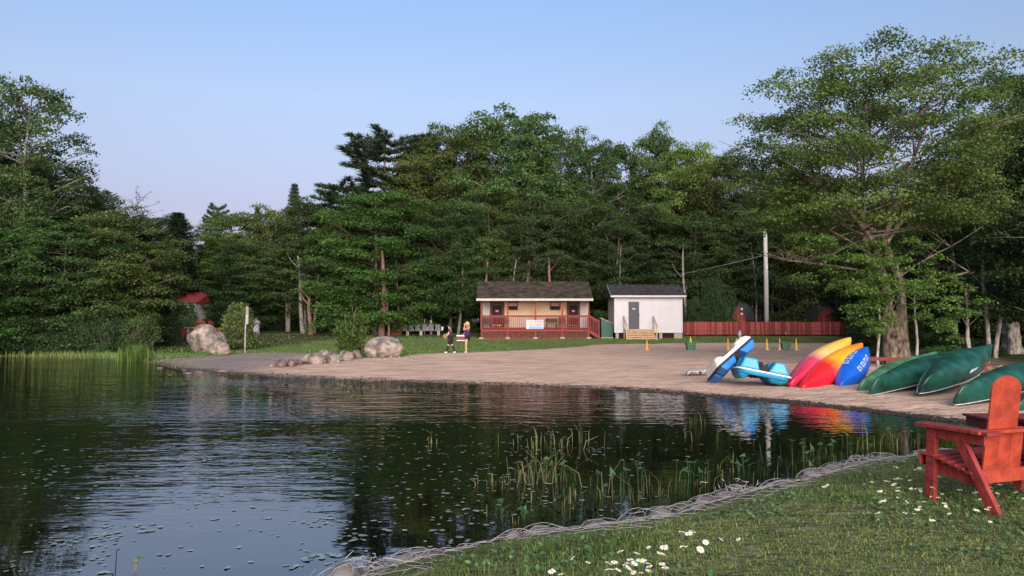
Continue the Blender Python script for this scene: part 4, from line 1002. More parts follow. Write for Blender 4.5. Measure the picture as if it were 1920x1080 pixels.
# deck, rim, posts, rail
mb = MB(); nb = 12
for i in range(nb):
    ya = CD + .02 + (WD - CD) * i / nb; mb.box(x0 - .05, ya, deck - .05, x1 + .05, ya + (WD - CD) / nb - .012, deck)
o = B('deck_boards', M['red_d'], mb); o['kind'] = 'stuff'
mb = MB(); mb.box(x0 - .08, CD - .04, deck - .14, x1 + .08, CD + .015, deck + .01); B('rim_board', M['red_cab'], mb)
pxs = [902.5, 952, 1004, 1054.5, 1104]
for i, px in enumerate(pxs):
    mb = MB(); a = CX(px); mb.box(a - .05, CD + .02, deck + .01, a + .05, CD + .12, CZ(562.2)); B('post', M['red_cab'], mb)
    gz = hz(a, CD); 
    mb = MB(); mb.box(a - .045, CD + .02, gz + .12, a + .045, CD + .11, deck - .14); B('deck_post', M['red_cab'], mb)
    mb = MB(); mb.box(a - .16, CD - .02, gz - .15, a + .16, CD + .25, gz + .13); B('footing_block', M['concrete'], mb, bev=.01)
for s_, e_ in ((x0 + .1, x0 + .35), (x1 - .35, x1 - .1)):   # knee braces
    pass
mb = MB(); mb.beam((x0 + .02, CD + .07, CZ(570)), (x0 + .35, CD + .07, CZ(562.5)), .05, .08); B('knee_brace', M['red_cab'], mb)
mb = MB(); mb.beam((x1 - .02, CD + .07, CZ(570)), (x1 - .35, CD + .07, CZ(562.5)), .05, .08); B('knee_brace', M['red_cab'], mb)
rz = CZ(591)
mb = MB(); mb.box(x0 - .12, CD - .03, rz - .04, x1 + .12, CD + .14, rz); mb.box(x0 - .08, CD + .16 - .15, rz - .14, x1 + .08, CD + .045, rz - .045); B('top_rail', M['red_cab'], mb)
mb = MB(); mb.box(x0 - .08, CD - .0, deck + .09, x1 + .08, CD + .04, deck + .16); B('bottom_rail', M['red_cab'], mb)
mb = MB(); mb.box(x0 - .12, CD - .05, deck + .01, x0 - .02, CD + .02, rz + .05); B('newel', M['red_cab'], mb)
mb = MB(); mb.box(-.019, -.019, 0, .019, .019, rz - deck - .30); bal = mb.build('baluster', M['red_cab'], cabin)
bal.location = (x0 + .1 - cb[0], CD - .02 - cb[1], deck + .16 - cb[2]); k = 1
for a in np.arange(x0 + .1 + .143, x1 - .02, .143): part_copy(bal, (a - (x0 + .1), 0, 0), cabin)
for yy_ in np.arange(CD + .25, WD - .1, .143):
    for a in (x0 - .05, x1 + .05): part_copy(bal, (a - (x0 + .1), yy_ - CD, 0), cabin)
for a in (x0 - .05,):
    mb = MB(); mb.box(a - .04, CD + .1, rz - .05, a + .04, WD, rz); B('side_rail', M['red_cab'], mb)
# lattice skirt
mb = MB(); z1_, W_ = deck - .15, x1 - x0
def zlo(x): return hz(x, CD) + .02
H_ = z1_ - zlo((x0 + x1) / 2)
for k in np.arange(-1.2, W_ + .1, .15):
    for sgn in (1, -1):
        a, c = (x0 + k, x0 + k + H_) if sgn > 0 else (x0 + k + H_, x0 + k)
        za, zc = z1_ - H_, z1_
        # clip in x
        t0, t1 = 0., 1.
        for lo, hi in ((x0, x1),):
            for v_, s2 in ((lo, 1), (hi, -1)):
                da, dc = (a - v_) * s2, (c - v_) * s2
                if da < 0 and dc < 0: t0, t1 = 1, 0
                elif da < 0: t0 = max(t0, -da / (dc - da))
                elif dc < 0: t1 = min(t1, da / (da - dc))
        if t1 - t0 < .05: continue
        yl = CD + (.005 if sgn > 0 else .018)
        mb.beam((a + (c - a) * t0, yl, za + (zc - za) * t0), (a + (c - a) * t1, yl, za + (zc - za) * t1), .01, .032, 0, up=(0, 1, 0))
lat = B('lattice', mat('lattice red', (.46, .17, .13), .8, .2, 5, .05), mb); lat['kind'] = 'stuff'
mb = MB(); mb.box(x0, CD - .01, z1_ - H_ - .05, x1, CD + .03, z1_ - H_ + .02); B('skirt_rail', M['red_cab'], mb)
mb = MB(); mb.box(x0 + .05, CD + .6, z1_ - H_ - .3, x1 - .05, CD + .65, z1_ + .2); B('crawl_space_shade', M['dark'], mb)  # dark sheet behind the lattice, paints the shade under the deck
# roof
ex0, ex1, rx0, rx1 = CX(892, CD - .3), CX(1113, CD - .3), X(902.5, CD + 2.9), X(1107.5, CD + 2.9)
ex0 = rx0 = CX(893, CD - .3); ex1 = rx1 = CX(1112.5, CD - .3)
ez, rzz, ey, ry = CZ(560.5, CD - .3), Z(528, CD + 2.9), CD - .35, CD + 2.9
mb = MB(); mb.box(ex0, ey - .03, ez - .14, ex1, ey + .005, ez + .03); B('fascia', M['fascia'], mb)
mb = MB(); mb.prism([(ex0 + .01, ey + .008, ez - .12), (ex0 + .01, ey + .008, ez + .02), (ex0 + .01, ry, rzz - .03), (ex0 + .01, ry + 3.2, ez + .02), (ex0 + .01, ry + 3.2, ez - .12)], (0, 0, 0), (ex1 - ex0 - .02, 0, 0)); B('roof', M['shingle'], mb)
def shingles(parent, base, xa, xb, ya, za, yb, zb, m, tabw=.33, rows=12, seed=0, name='shingle_tabs'):
    rr_ = random.Random(seed); mb = MB(); sl = Vector((0, yb - ya, zb - za)); L = sl.length; sl.normalize(); nn = Vector((0, -sl.z, sl.y))
    for r in range(rows):
        t0, t1 = L * r / rows, L * (r + 1.12) / rows; x = xa - rr_.uniform(0, tabw)
        while x < xb:
            a, c = max(xa, x + .008), min(xb, x + tabw - .008)
            if c - a > .04:
                lift = .012 + rr_.uniform(0, .010)
                p = [Vector((u, ya, za)) + sl * t + nn * h for u in (a, c) for t, h in ((t0, .002), (t0, lift), (min(t1, L), .006))]
                mb.add(p, [(0, 3, 4, 1), (1, 4, 5, 2), (0, 1, 2), (3, 5, 4)])
            x += tabw
    o = mb.build(name, m, parent, world=base); o['kind'] = 'stuff'; return o
shingles(cabin, cb, ex0, ex1, ey, ez + .035, ry, rzz, M['shingle_m'], rows=14)
# stairs at the right end, going down to the right
sx0, sx1 = x1 + .1, CX(1124); gz = hz(sx1, CD)
nst = 4
for i in range(nst):
    a = sx0 + (sx1 - sx0) * i / nst; z = deck - (deck - gz) * (i + 1) / (nst + .6)
    mb = MB(); mb.box(a, CD + .08, z - .04, a + (sx1 - sx0) / nst + .03, CD + 1.3, z); B('stair_tread', M['red_cab'], mb)
for yy_ in (CD + .03, CD + 1.32):
    mb = MB(); mb.beam((sx0 - .05, yy_, deck - .12), (sx1, yy_, gz + .08), .04, .22); B('stringer', M['red_cab'], mb)
    mb = MB(); mb.beam((sx0 - .1, yy_, rz - .02), (sx1 - .03, yy_, gz + 1.33), .06, .09); B('stair_rail', M['red_cab'], mb)
    mb = MB(); mb.box(sx1 - .09, yy_ - .045, gz - .05, sx1, yy_ + .045, gz + 1.42); B('stair_post', M['red_cab'], mb)
    for a in np.linspace(sx0 + .03, sx1 - .2, 5):
        t = (a - sx0) / (sx1 - sx0); mb = MB(); zt = rz - (rz - gz - 1.33) * t; zb = deck - .1 - (deck - gz - .1) * t
        mb.box(a - .019, yy_ - .019, zb, a + .019, yy_ + .019, zt - .03); B('stair_baluster', M['red_cab'], mb)
# banner on the rail
bx0, bx1, bz0, bz1 = CX(986.5), CX(1019), CZ(616.8), CZ(600)
bn = thing('banner', 'white banner with pink lettering and a sunset lake print, tied to the porch rail', 'banner', ((bx0 + bx1) / 2, CD - .06, bz0)); bb_ = tuple(bn.location)
mb = MB(); nx_ = 12
for i in range(nx_):
    a, c = bx0 + (bx1 - bx0) * i / nx_, bx0 + (bx1 - bx0) * (i + 1) / nx_; s1, s2 = .008 * math.sin(i * 1.3), .008 * math.sin((i + 1) * 1.3)
    mb.add([(a, CD - .06 + s1, bz0), (c, CD - .06 + s2, bz0), (c, CD - .06 + s2, bz1), (a, CD - .06 + s1, bz1)], [(0, 1, 2, 3)])
mb.build('sheet', M['white'], bn, world=bb_)
def flat(pts, m, name, parent, base, y): mb = MB(); mb.prism([(x, y, z) for x, z in pts], (0, 0, 0), (0, .004, 0)); return mb.build(name, m, parent, world=base)
w_, h_ = bx1 - bx0, bz1 - bz0
U = lambda u, v: (bx0 + u * w_, bz0 + v * h_)
flat([U(.16, .06), U(.96, .06), U(.96, .26), U(.75, .34), U(.5, .28), U(.3, .36), U(.16, .28)], M['lblue'], 'lake_print', bn, bb_, CD - .082)
flat([U(.18, .42), U(.22, .56), U(.30, .62), U(.38, .58), U(.44, .46), U(.36, .40)], M['orange'], 'sun_print', bn, bb_, CD - .082)
for (u, v, du, dv) in [(.50, .72, .05, .20), (.57, .72, .03, .20), (.57, .86, .09, .05), (.66, .72, .03, .2), (.72, .72, .06, .2), (.81, .72, .04, .2), (.87, .72, .08, .05), (.87, .84, .08, .05), (.52, .52, .42, .05), (.56, .42, .32, .05), (.10, .76, .3, .05)]:
    flat([U(u, v), U(u + du, v), U(u + du, v + dv), U(u, v + dv)], M['pink'], 'lettering', bn, bb_, CD - .084)
# furniture on the porch
def simple(name, label, cat, base, parts, group=None):
    t = thing(name, label, cat, base, group=group)
    for nm, m, mb in parts: mb.build(nm, m, t, world=base, bev=0)
    return t
def porch_chair(px, label):
    a = X(px, CD + 1.1); b0 = (a, CD + 1.1, deck)
    s = MB().box(a - .28, CD + .85, deck + .40, a + .28, CD + 1.35, deck + .44)
    bk = MB()
    for i in range(4): bk.box(a - .27 + i * .145, CD + 1.33, deck + .46, a - .15 + i * .145, CD + 1.36, deck + .98)
    lg = MB()
    for u in (-.26, .22):
        for v in (.87, 1.30): lg.box(a + u, CD + v, deck + .005, a + u + .04, CD + v + .04, deck + .40)
    ar = MB().box(a - .31, CD + .85, deck + .62, a - .25, CD + 1.35, deck + .65).box(a + .25, CD + .85, deck + .62, a + .31, CD + 1.35, deck + .65)
    t = simple('porch_chair', label, 'chair', b0, [('seat', M['rubber'], s), ('backrest', M['rubber'], bk), ('legs', M['rubber'], lg), ('armrest', M['rubber'], ar)], 'dark chairs on the porch')
porch_chair(911.5, 'dark chair on the porch left of the left door')
porch_chair(947, 'dark chair on the porch right of the left door')
porch_chair(1054, 'dark chair on the porch left of the right door')
a = X(1034, CD + 1.3); b0 = (a, CD + 1.3, deck)
simple('planter_bench', 'dark green slatted bench box standing on the porch right of the banner', 'bench', b0, [
    ('backrest', M['plant_box'], MB().box(a - .46, CD + 1.5, deck + .55, a + .46, CD + 1.56, deck + .86)), ('seat', M['plant_box'], MB().box(a - .46, CD + 1.1, deck + .38, a + .46, CD + 1.48, deck + .43)),
    ('leg', M['plant_box'], MB().box(a - .44, CD + 1.1, deck, a - .36, CD + 1.54, deck + .37)), ('leg', M['plant_box'], MB().box(a + .36, CD + 1.1, deck, a + .44, CD + 1.54, deck + .37))])
for px, lb in ((932, 'low tray of orange and yellow flowers in front of the left cabin door'), (1075, 'low tray of red flowers in front of the right cabin door')):
    a = X(px, CD + .5); b0 = (a, CD + .5, deck)
    f = MB(); rr_ = random.Random(px)
    for i in range(26):
        u, v, z = rr_.uniform(-.38, .38), rr_.uniform(-.09, .09), rr_.uniform(.24, .36); f.lathe([(.02, -.02), (.045, 0), (.02, .03)], 6, (a + u, CD + .5 + v, deck + z))
    simple('flower_tray', lb, 'flower box', b0, [('box', M['dark'], MB().box(a - .42, CD + .38, deck + .01, a + .42, CD + .62, deck + .22)), ('blooms', M['orange'] if px < 1000 else mat('red bloom', (.62, .12, .06), .7), f)])

# white shed
SD = 56.0
sb = (X(1215, SD), SD, .62)
shed = thing('storage_shed', 'white sided shed on blocks with a charcoal door and dark roof', 'shed', sb)
S = lambda name, m, mb, **k: mb.build(name, m, shed, world=sb, **k)
wx0, wx1, wz0, wz1 = X(1152.5, SD), X(1279, SD), Z(622.5, SD), Z(557.5, SD)
mb = MB(); mb.box(wx0 + .01, SD + .01, wz0, wx1 - .01, SD + 3.9, wz1); S('wall', M['offwhite'], mb)
dx0, dx1, dz0, dz1 = X(1178.5, SD), X(1198.5, SD), Z(617, SD), Z(565.8, SD)
nr_ = 24
mb0 = None
for i in range(nr_):
    za, zb = wz0 + (wz1 - wz0) * i / nr_, wz0 + (wz1 - wz0) * (i + 1) / nr_
    segs = [(wx0, wx1)] if (zb < dz0 or za > dz1) else [(wx0, dx0 - .08), (dx1 + .08, wx1)]
    for a, c in segs:
        mb = MB(); mb.add([(a, SD - .022, za), (c, SD - .022, za), (c, SD - .006, zb - .002), (a, SD - .006, zb - .002), (a, SD + .008, za), (c, SD + .008, za), (c, SD + .008, zb - .002), (a, SD + .008, zb - .002)], [(0, 1, 2, 3), (0, 4, 5, 1), (0, 3, 7, 4), (1, 5, 6, 2), (2, 6, 7, 3)])
        S('siding_board', M['white'], mb)
for a in (wx0 - .03, wx1 - .05):
    mb = MB(); mb.box(a, SD - .04, wz0 - .04, a + .08, SD + .03, wz1); S('corner_trim', M['white'], mb)
mb = MB(); mb.box(wx0, SD - .035, wz0 - .06, wx1, SD + .02, wz0 - .002); S('bottom_trim', M['white'], mb)
mb = MB(); mb.box(dx0, SD - .03, dz0, dx1, SD + .005, dz1); d = S('door', M['door'], mb)
for z_a, z_b in ((.12, .95), (1.08, 1.95)):
    for u0, u1 in ((.08, .46), (.54, .92)):
        W2 = dx1 - dx0; mb = MB(); mb.box(dx0 + u0 * W2, SD - .037, dz0 + z_a, dx0 + u1 * W2, SD - .031, dz0 + z_b); mb.build('door_panel', M['door'], d, world=sb)
mb = MB(); mb.box(X(1185.5, SD), SD - .045, Z(580.2, SD), X(1191, SD), SD - .038, Z(578.2, SD)); mb.build('door_sign', M['white'], d, world=sb)
mb = MB(); mb.beam((dx1 - .1, SD - .08, dz0 + 1.05), (dx1 + .04, SD - .08, dz0 + 1.05), .04, .04); mb.lathe([(.035, 0), (.035, .05)], 8, (dx1 - .07, SD - .08, dz0 + 1.12)); mb.build('handle', M['dark'], d, world=sb)
mb = MB(); mb.box(dx0 - .07, SD - .028, dz0, dx0 - .003, SD + .004, dz1 + .07).box(dx1 + .003, SD - .028, dz0, dx1 + .07, SD + .004, dz1 + .07).box(dx0 - .003, SD - .027, dz1 + .003, dx1 + .003, SD + .004, dz1 + .07); mb.build('door_frame', M['white'], d, world=sb)
fx0, fx1 = X(1145.7, SD - .3), X(1287, SD - .3)
fz0 = Z(557, SD - .3); ey, ry, rzz = SD - .32, SD + 1.9, Z(534.4, SD + 1.9)
mb = MB(); mb.box(fx0, ey - .03, fz0, fx1, ey + .01, fz0 + .125); S('fascia', M['white'], mb)
mb = MB(); mb.box(fx0, ey + .012, fz0 - .02, fx1, SD + .02, fz0 + .01); S('soffit', M['white'], mb)
mb = MB(); mb.prism([(fx0 + .01, ey + .015, fz0 + .02), (fx0 + .01, ey + .015, fz0 + .11), (fx0 + .01, ry, rzz), (fx0 + .01, ry + 2.3, fz0 + .11), (fx0 + .01, ry + 2.3, fz0 + .02)], (0, 0, 0), (fx1 - fx0 - .02, 0, 0)); S('roof', M['shingle'], mb)
shingles(shed, sb, fx0, fx1, ey, fz0 + .12, ry, rzz + .02, M['shingle'], rows=10, seed=2)
mb = MB(); mb.prism([(fx0 - .012, ey, fz0 - .02), (fx0 - .012, ey, fz0 + .12), (fx0 - .012, ry, rzz + .03), (fx0 - .012, ry, rzz - .16)], (0, 0, 0), (.02, 0, 0)); S('rake_board', M['fascia'], mb)
for p0, p1 in ((1154.5, 1160), (1236, 1241.5), (1264, 1279)):
    for dy in (0, 3.2):
        a, c = X(p0, SD), X(p1, SD); g_ = hz(a, SD + dy)
        nlev = 2 if p0 == 1264 else 1
        for q in range(nlev):
            zz0 = g_ - .1 + (wz0 - .07 - g_ + .1) * q / nlev; zz1 = g_ - .1 + (wz0 - .07 - g_ + .1) * (q + 1) / nlev
            mb = MB(); mb.box(a, SD + dy + .02, zz0, c, SD + dy + .42, zz1 - .006); S('foundation_block', M['concrete'], mb)
mb = MB(); H_ = wz0 - .08 - (hz(wx0, SD) + .02)
for k in np.arange(-.6, wx1 - wx0, .17):
    for sgn in (1, -1):
        a = wx0 + k; c = a + H_; 
        if sgn < 0: a, c = c, a
        if min(a, c) < wx0 or max(a, c) > wx1 - .1: continue
        mb.beam((a, SD + (.10 if sgn > 0 else .112), wz0 - .08 - H_), (c, SD + (.10 if sgn > 0 else .112), wz0 - .08), .01, .04, 0, up=(0, 1, 0))
o = S('lattice', M['red_d'], mb); o['kind'] = 'stuff'
mb = MB(); mb.box(wx0 + .1, SD + .5, wz0 - .08 - H_, wx1 - .1, SD + .52, wz0 - .08); S('crawl_space_shade', M['dark'], mb)  # black sheet standing in for the gloom beneath the shed floor
# its wooden steps are a thing of their own
stb = (X(1202, SD - 1.2), SD - 1.2, hz(X(1202, SD), SD - 1.2))
steps = thing('wooden_steps', 'unpainted wooden steps with two handrails below the shed door', 'steps', stb)
T = lambda name, m, mb, **k: mb.build(name, m, steps, world=stb, **k)
a, c = X(1176.5, SD - 1.2), X(1229, SD - 1.2); top = Z(617.3, SD - .1); g_ = stb[2]
for i in range(5):
    yb_ = SD - .06 - i * .28; z = top - (top - g_) * i / 5.
    mb = MB(); mb.box(a, yb_ - .30, z - .04, c, yb_ - .01, z); T('tread', M['lumber'], mb)
    mb = MB(); mb.box(a + .02, yb_ - .275, z - .115, c - .02, yb_ - .25, z - .045); T('riser', M['lumber'], mb)
for px in (a - .02, (a + c) / 2 - .02, c - .02):
    mb = MB(); mb.beam((px + .02, SD - .1, top - .12), (px + .02, SD - 1.40, g_ + .02), .04, .2); T('stringer', M['lumber'], mb)
for px in (a - .13, c + .02):
    mb = MB(); mb.box(px, SD - .16, g_ - .04, px + .09, SD - .07, top + .98); T('post', M['greywood'], mb)
    mb = MB(); mb.box(px, SD - 1.35, g_ - .04, px + .09, SD - 1.26, g_ + .98); T('post', M['lumber'], mb)
    mb = MB(); mb.beam((px + .045, SD - .06, top + 1.0), (px + .045, SD - 1.40, g_ + 1.0), .10, .04); T('handrail', M['greywood'], mb)

# green bin between cabin and shed
a = X(1127, 56.6); c = X(1151, 56.6); y = 56.6; g_ = hz(a, y)
t = thing('waste_bin', 'big dark green waste bin with a slanted lid between cabin and shed', 'waste bin', ((a + c) / 2, y, g_)); tb = tuple(t.location)
zl, zr = Z(597, y), Z(608, y)
mb = MB(); mb.prism([(a + .02, y, g_ + .1), (c - .08, y, g_ + .1), (c - .02, y, zr), (a, y, zl)], (0, 0, 0), (0, 1.2, 0)); mb.build('body', M['dumpster'], t, world=tb, bev=.02)
mb = MB(); mb.prism([(a - .05, y - .04, zl), (c + .03, y - .04, zr), (c + .03, y - .04, zr + .05), (a - .05, y - .04, zl + .06)], (0, 0, 0), (0, 1.28, 0)); mb.build('lid', M['greywood'], t, world=tb)
for u in (.15, .5, .8):
    mb = MB(); mb.box(a + (c - a) * u, y - .03, g_ + .14, a + (c - a) * u + .05, y - .003, zr - .03); mb.build('rib', M['dumpster'], t, world=tb)
mb = MB(); mb.box(a, y - .02, g_ - .02, c - .05, y + 1.1, g_ + .09); mb.build('skid', M['concrete'], t, world=tb)

# red board fence
def fence(name, pts, top_f, label, m=None, bw=.135):
    b0 = (pts[0][0], pts[0][1], hz(*pts[0])); f = thing(name, label, 'fence', b0)
    rr_ = random.Random(len(pts)); srcs = {}
    for (xa, ya), (xb, yb) in zip(pts[:-1], pts[1:]):
        L = math.hypot(xb - xa, yb - ya); n_ = int(L / (bw + .012)); an = math.atan2(yb - ya, xb - xa); ux, uy = (xb - xa) / L, (yb - ya) / L
        for i in range(n_):
            x, y = xa + ux * (i + .5) * L / n_, ya + uy * (i + .5) * L / n_; g_ = hz(x, y); zt = top_f(x) + rr_.uniform(-.02, .02)
            pan = int((x + 60) / 2.4); key = 2 if pan in () else rr_.randrange(2)
            if not srcs.get(key):
                mb = MB(); mb.box(-bw / 2, -.012, 0, bw / 2, .012, 1); ob = mb.build('board', [M['red_d'], mat('faded fence red', (.25, .05, .045), .8, .3, 5, .15, obj_rand=.15)][key], f); srcs[key] = ob
            else: ob = srcs[key].copy(); col.objects.link(ob); ob.parent = f
            off = -.012 if i % 2 else .012
            ob.location = (x - b0[0] - uy * off, y - b0[1] + ux * off, g_ + .10 - b0[2]); ob.rotation_euler = (0, rr_.uniform(-.008, .008), an); ob.scale = (1, 1, zt - g_ - .10)
        for h in (.3, .8):
            za, zb = hz(xa, ya), hz(xb, yb); mb = MB(); mb.beam((xa - uy * -.05, ya + .06, za + .1 + h * 1.1), (xb, yb + .06, zb + .1 + h * 1.1), .04, .09); mb.build('rail', M['red_d'], f, world=b0)
        for i in range(max(2, int(L / 2.4)) + 1):
            x, y = xa + (xb - xa) * i / max(2, int(L / 2.4)), ya + (yb - ya) * i / max(2, int(L / 2.4)) + .12; mb = MB(); mb.box(x - .05, y - .05, hz(x, y) - .1, x + .05, y + .05, top_f(x) - .03); mb.build('post', M['red_d'], f, world=b0)
    return f
FD = 59.0
fn = fence('board_fence', [(X(1281, FD), FD), (X(1470, FD), FD), (X(1574, 58), 58), (X(1600, 62), 62)], lambda x: Z(603.5, FD), 'long red vertical board fence running right from the white shed')
mb = MB(); px0 = X(1344, FD)
for px in (1472, 1476, 1480):
    a = X(px, FD); mb = MB(); mb.box(a, FD - .035, Z(627, FD), a + .04, FD - .03, Z(622.5, FD)); mb.build('white_mark', M['offwhite'], fn, world=tuple(fn.location))
fence('board_fence', [(X(1762, 50), 50), (X(1797, 50), 50)], lambda x: Z(606, 50), 'short dark red fence piece seen between the birch trunks at right')

# barns behind the fence
def barn(px0, px1, pxf0, pxf1, D, topy, label, front_right=True):
    """ridge runs left-right behind, gambrel gable turned to the viewer at one end"""
    fa, fb = X(pxf0, D), X(pxf1, D); g_ = hz(fa, D); zt = Z(topy, D) - g_; wdt = fb - fa; b0 = ((fa + fb) / 2, D, g_)
    t = thing('barn_shed', label, 'garden shed', b0)
    out = [(-.5, 0), (-.5, .50), (-.36, .80), (0, 1.0), (.36, .80), (.5, .50), (.5, 0)]
    other = X(px0 if front_right else px1, D); dx = (other - (fa if front_right else fb)); dy = 2.6
    pts = [(u * wdt, 0, v * zt) for u, v in out]
    mb = MB(); mb.prism(pts, (0, 0, 0), (dx, dy, 0)); mb.build('wall', M['red_d'], t)
    o2 = [(-.56, .46), (-.40, .83), (0, 1.05), (.40, .83), (.56, .46)]; i2 = [(.52, .46), (.37, .80), (0, 1.01), (-.37, .80), (-.52, .46)]
    n_ = Vector((dx, dy, 0)).normalized() * .12
    for q in range(4):
        p = [(o2[q][0] * wdt - n_.x, -n_.y, o2[q][1] * zt), (o2[q + 1][0] * wdt - n_.x, -n_.y, o2[q + 1][1] * zt), (i2[3 - q][0] * wdt - n_.x, -n_.y, i2[3 - q][1] * zt), (i2[4 - q][0] * wdt - n_.x, -n_.y, i2[4 - q][1] * zt)]
        mb = MB(); mb.prism(p, (0, 0, 0), (dx + n_.x * 2, dy + n_.y * 2, 0)); mb.build('roof_slope', M['barn_roof'], t)
    for s_ in (-1, 1):
        mb = MB(); mb.box(min(.01 * s_, s_ * .24 * wdt), -.03, .05 * zt, max(.01 * s_, s_ * .24 * wdt), -.002, .62 * zt); mb.build('door', M['red_cab'], t)
    mb = MB(); mb.box(-.27 * wdt, -.035, .62 * zt, .27 * wdt, -.004, .66 * zt); mb.build('door_trim', M['red_cab'], t)
    return t
barn(1475, 1530, 1528, 1576, 61.5, 574.5, 'red barn shed with a dark gambrel roof at the right end of the fence')
bt = barn(1376, 1440, 1374, 1399, 62, 571.5, 'red barn shed half hidden behind the fence left of the utility pole', front_right=False)
mb = MB(); mb.lathe([(.09, 0), (.11, .1), (.06, .2)], 8, (.15, -.15, 1.95)); mb.lathe([(.08, 0), (.1, .1), (.05, .18)], 8, (.15, -.15, 1.55)); mb.build('wall_lamp', M['offwhite'], bt)

# small house with a red roof through the trees on the left
D = 65.0; a, c = X(318, D), X(366, D); g_ = hz(a, D); t = thing('far_house', 'white house with a bright red roof glimpsed through the left trees', 'house', ((a + c) / 2, D, g_)); tb = tuple(t.location)
zt = Z(567, D); MB().box(a, D, g_, c, D + 5, zt).build('wall', M['offwhite'], t, world=tb)
MB().prism([(a - .3, D - .3, zt), (a - .3, D + 2.5, Z(546, D)), (a - .3, D + 5.3, zt)], (0, 0, 0), (c - a + .6, 0, 0)).build('roof', mat('red roof', (.24, .03, .035), .8), t, world=tb)
for p in (323, 330): w2 = MB().box(X(p, D), D - .04, Z(580, D), X(p + 4, D), D - .003, Z(571, D)).build('window', M['dark'], t, world=tb)

# utility pole and its wire
D = 60.5; x = X(1437, D); g_ = hz(x, D); h = Z(430, D) - g_
t = thing('utility_pole', 'tall bare grey utility pole rising behind the red fence', 'utility pole', (x, D, g_))
MB().tube([(0, 0, -.2), (.02, 0, h * .5), (0, 0, h)], [.20, .18, .15], 12).build('shaft', M['pole'], t, smooth_=True)
MB().box(-.02, -.19, h * .62, .09, -.15, h * .66).build('tag_plate', M['metal'], t)
pts = []
for k in range(25):
    u = k / 24; p0 = Vector((x, D, g_ + h - 2.1)); p1 = Vector((x - 17, D + 9, g_ + h - 4.6)); p = p0.lerp(p1, u); p.z -= 1.0 * 4 * u * (1 - u) * .5; pts.append(p)
o = MB().tube(pts, .018, 4).build('overhead_wire', M['metal']); tag(o, 'thin overhead wire running left from the utility pole into the trees', 'wire')

# ---------------------------------------------------------------- things on the lawn and beach
def cone(px, py, h, m, label):
    v = hit(px, py); t = thing('marker_cone', label, 'cone', v)
    MB().lathe([(.085, .02), (.06, h * .35), (.035, h * .75), (.015, h)], 12).build('body', m, t)
    MB().box(-.13, -.13, -.01, .13, .13, .02).build('foot', m, t)
cone(1213, 656.5, .60, M['cone_o'], 'orange cone in front of the shed steps')
cone(1295, 645, .5, M['cone_y'], 'small yellow cone standing behind the left green basket')
cone(1365, 655, .66, M['cone_o'], 'orange cone just left of the upturned white pedal boat')
cone(1381, 645, .4, M['cone_p'], 'small pale cone between the orange cone and the pedal boat bow')
cone(1438, 656, .66, M['cone_y'], 'yellow cone right of the white pedal boat')
cone(1462, 656, .66, M['cone_p'], 'sun bleached cone left of the right green basket')
cone(1493, 656, .66, M['cone_y'], 'yellow cone at the right end of the cone row')
def basket(px, py, label):
    v = hit(px, py); t = thing('basket', label, 'basket', v); w0, w1, h = .20, .27, .44
    mb = MB()
    for z in np.linspace(.02, h, 6):
        w_ = w0 + (w1 - w0) * z / h
        for s_ in (-1, 1): mb.box(-w_, s_ * w_ - .008, z - .025, w_, s_ * w_ + .008, z + .02); mb.box(s_ * w_ - .008, -w_, z - .025, s_ * w_ + .008, w_, z + .02)
    mb.build('band', M['bgreen'], t); mb = MB()
    for u in np.linspace(-1, 1, 6):
        for s_ in (-1, 1): mb.beam((u * w0, s_ * w0, 0), (u * w1, s_ * w1, h), .02, .012); mb.beam((s_ * w0, u * w0, 0), (s_ * w1, u * w1, h), .02, .012)
    mb.build('stave', M['bgreen'], t); MB().box(-w0, -w0, 0, w0, w0, .02).build('bottom', M['bgreen'], t)
basket(1295, 656, 'green plastic basket right of the shed at the top of the beach'); basket(1472, 656, 'green plastic basket between the bleached cone and the yellow cone')
v = hit(1387, 644); t = thing('garden_lamp', 'grey pump like post with a round head by the fence, above the white pedal boat', 'post', v)
MB().tube([(0, 0, 0), (0, 0, .5)], .05, 8).build('post', M['offwhite'], t); MB().lathe([(.05, .5), (.16, .56), (.13, .62), (.13, .78), (.16, .82), (.03, .9)], 10).build('head', M['metal'], t)
# paper-like white sheet on the sand
v = hit(1309, 704); t = thing('plastic_sheet', 'crumpled white plastic sheet lying on the sand left of the pedal boats', 'plastic sheet', v)
mb = MB(); n_ = 9; rr_ = random.Random(4); g2 = [[(-.42 + .84 * i / 8 + rr_.uniform(-.03, .03), -.3 + .6 * j / 8, .03 + abs(.12 * math.sin(i * 1.2 + j * .7)) + .08 * (i / 8) * (1 - j / 8) + rr_.uniform(0, .03)) for j in range(9)] for i in range(9)]
mb.add([p for r in g2 for p in r], [(i * 9 + j, (i + 1) * 9 + j, (i + 1) * 9 + j + 1, i * 9 + j + 1) for i in range(8) for j in range(8)]); o = mb.build('sheet', M['white'], t, smooth_=True)
sd = o.modifiers.new('thick', 'SOLIDIFY'); sd.thickness = .02

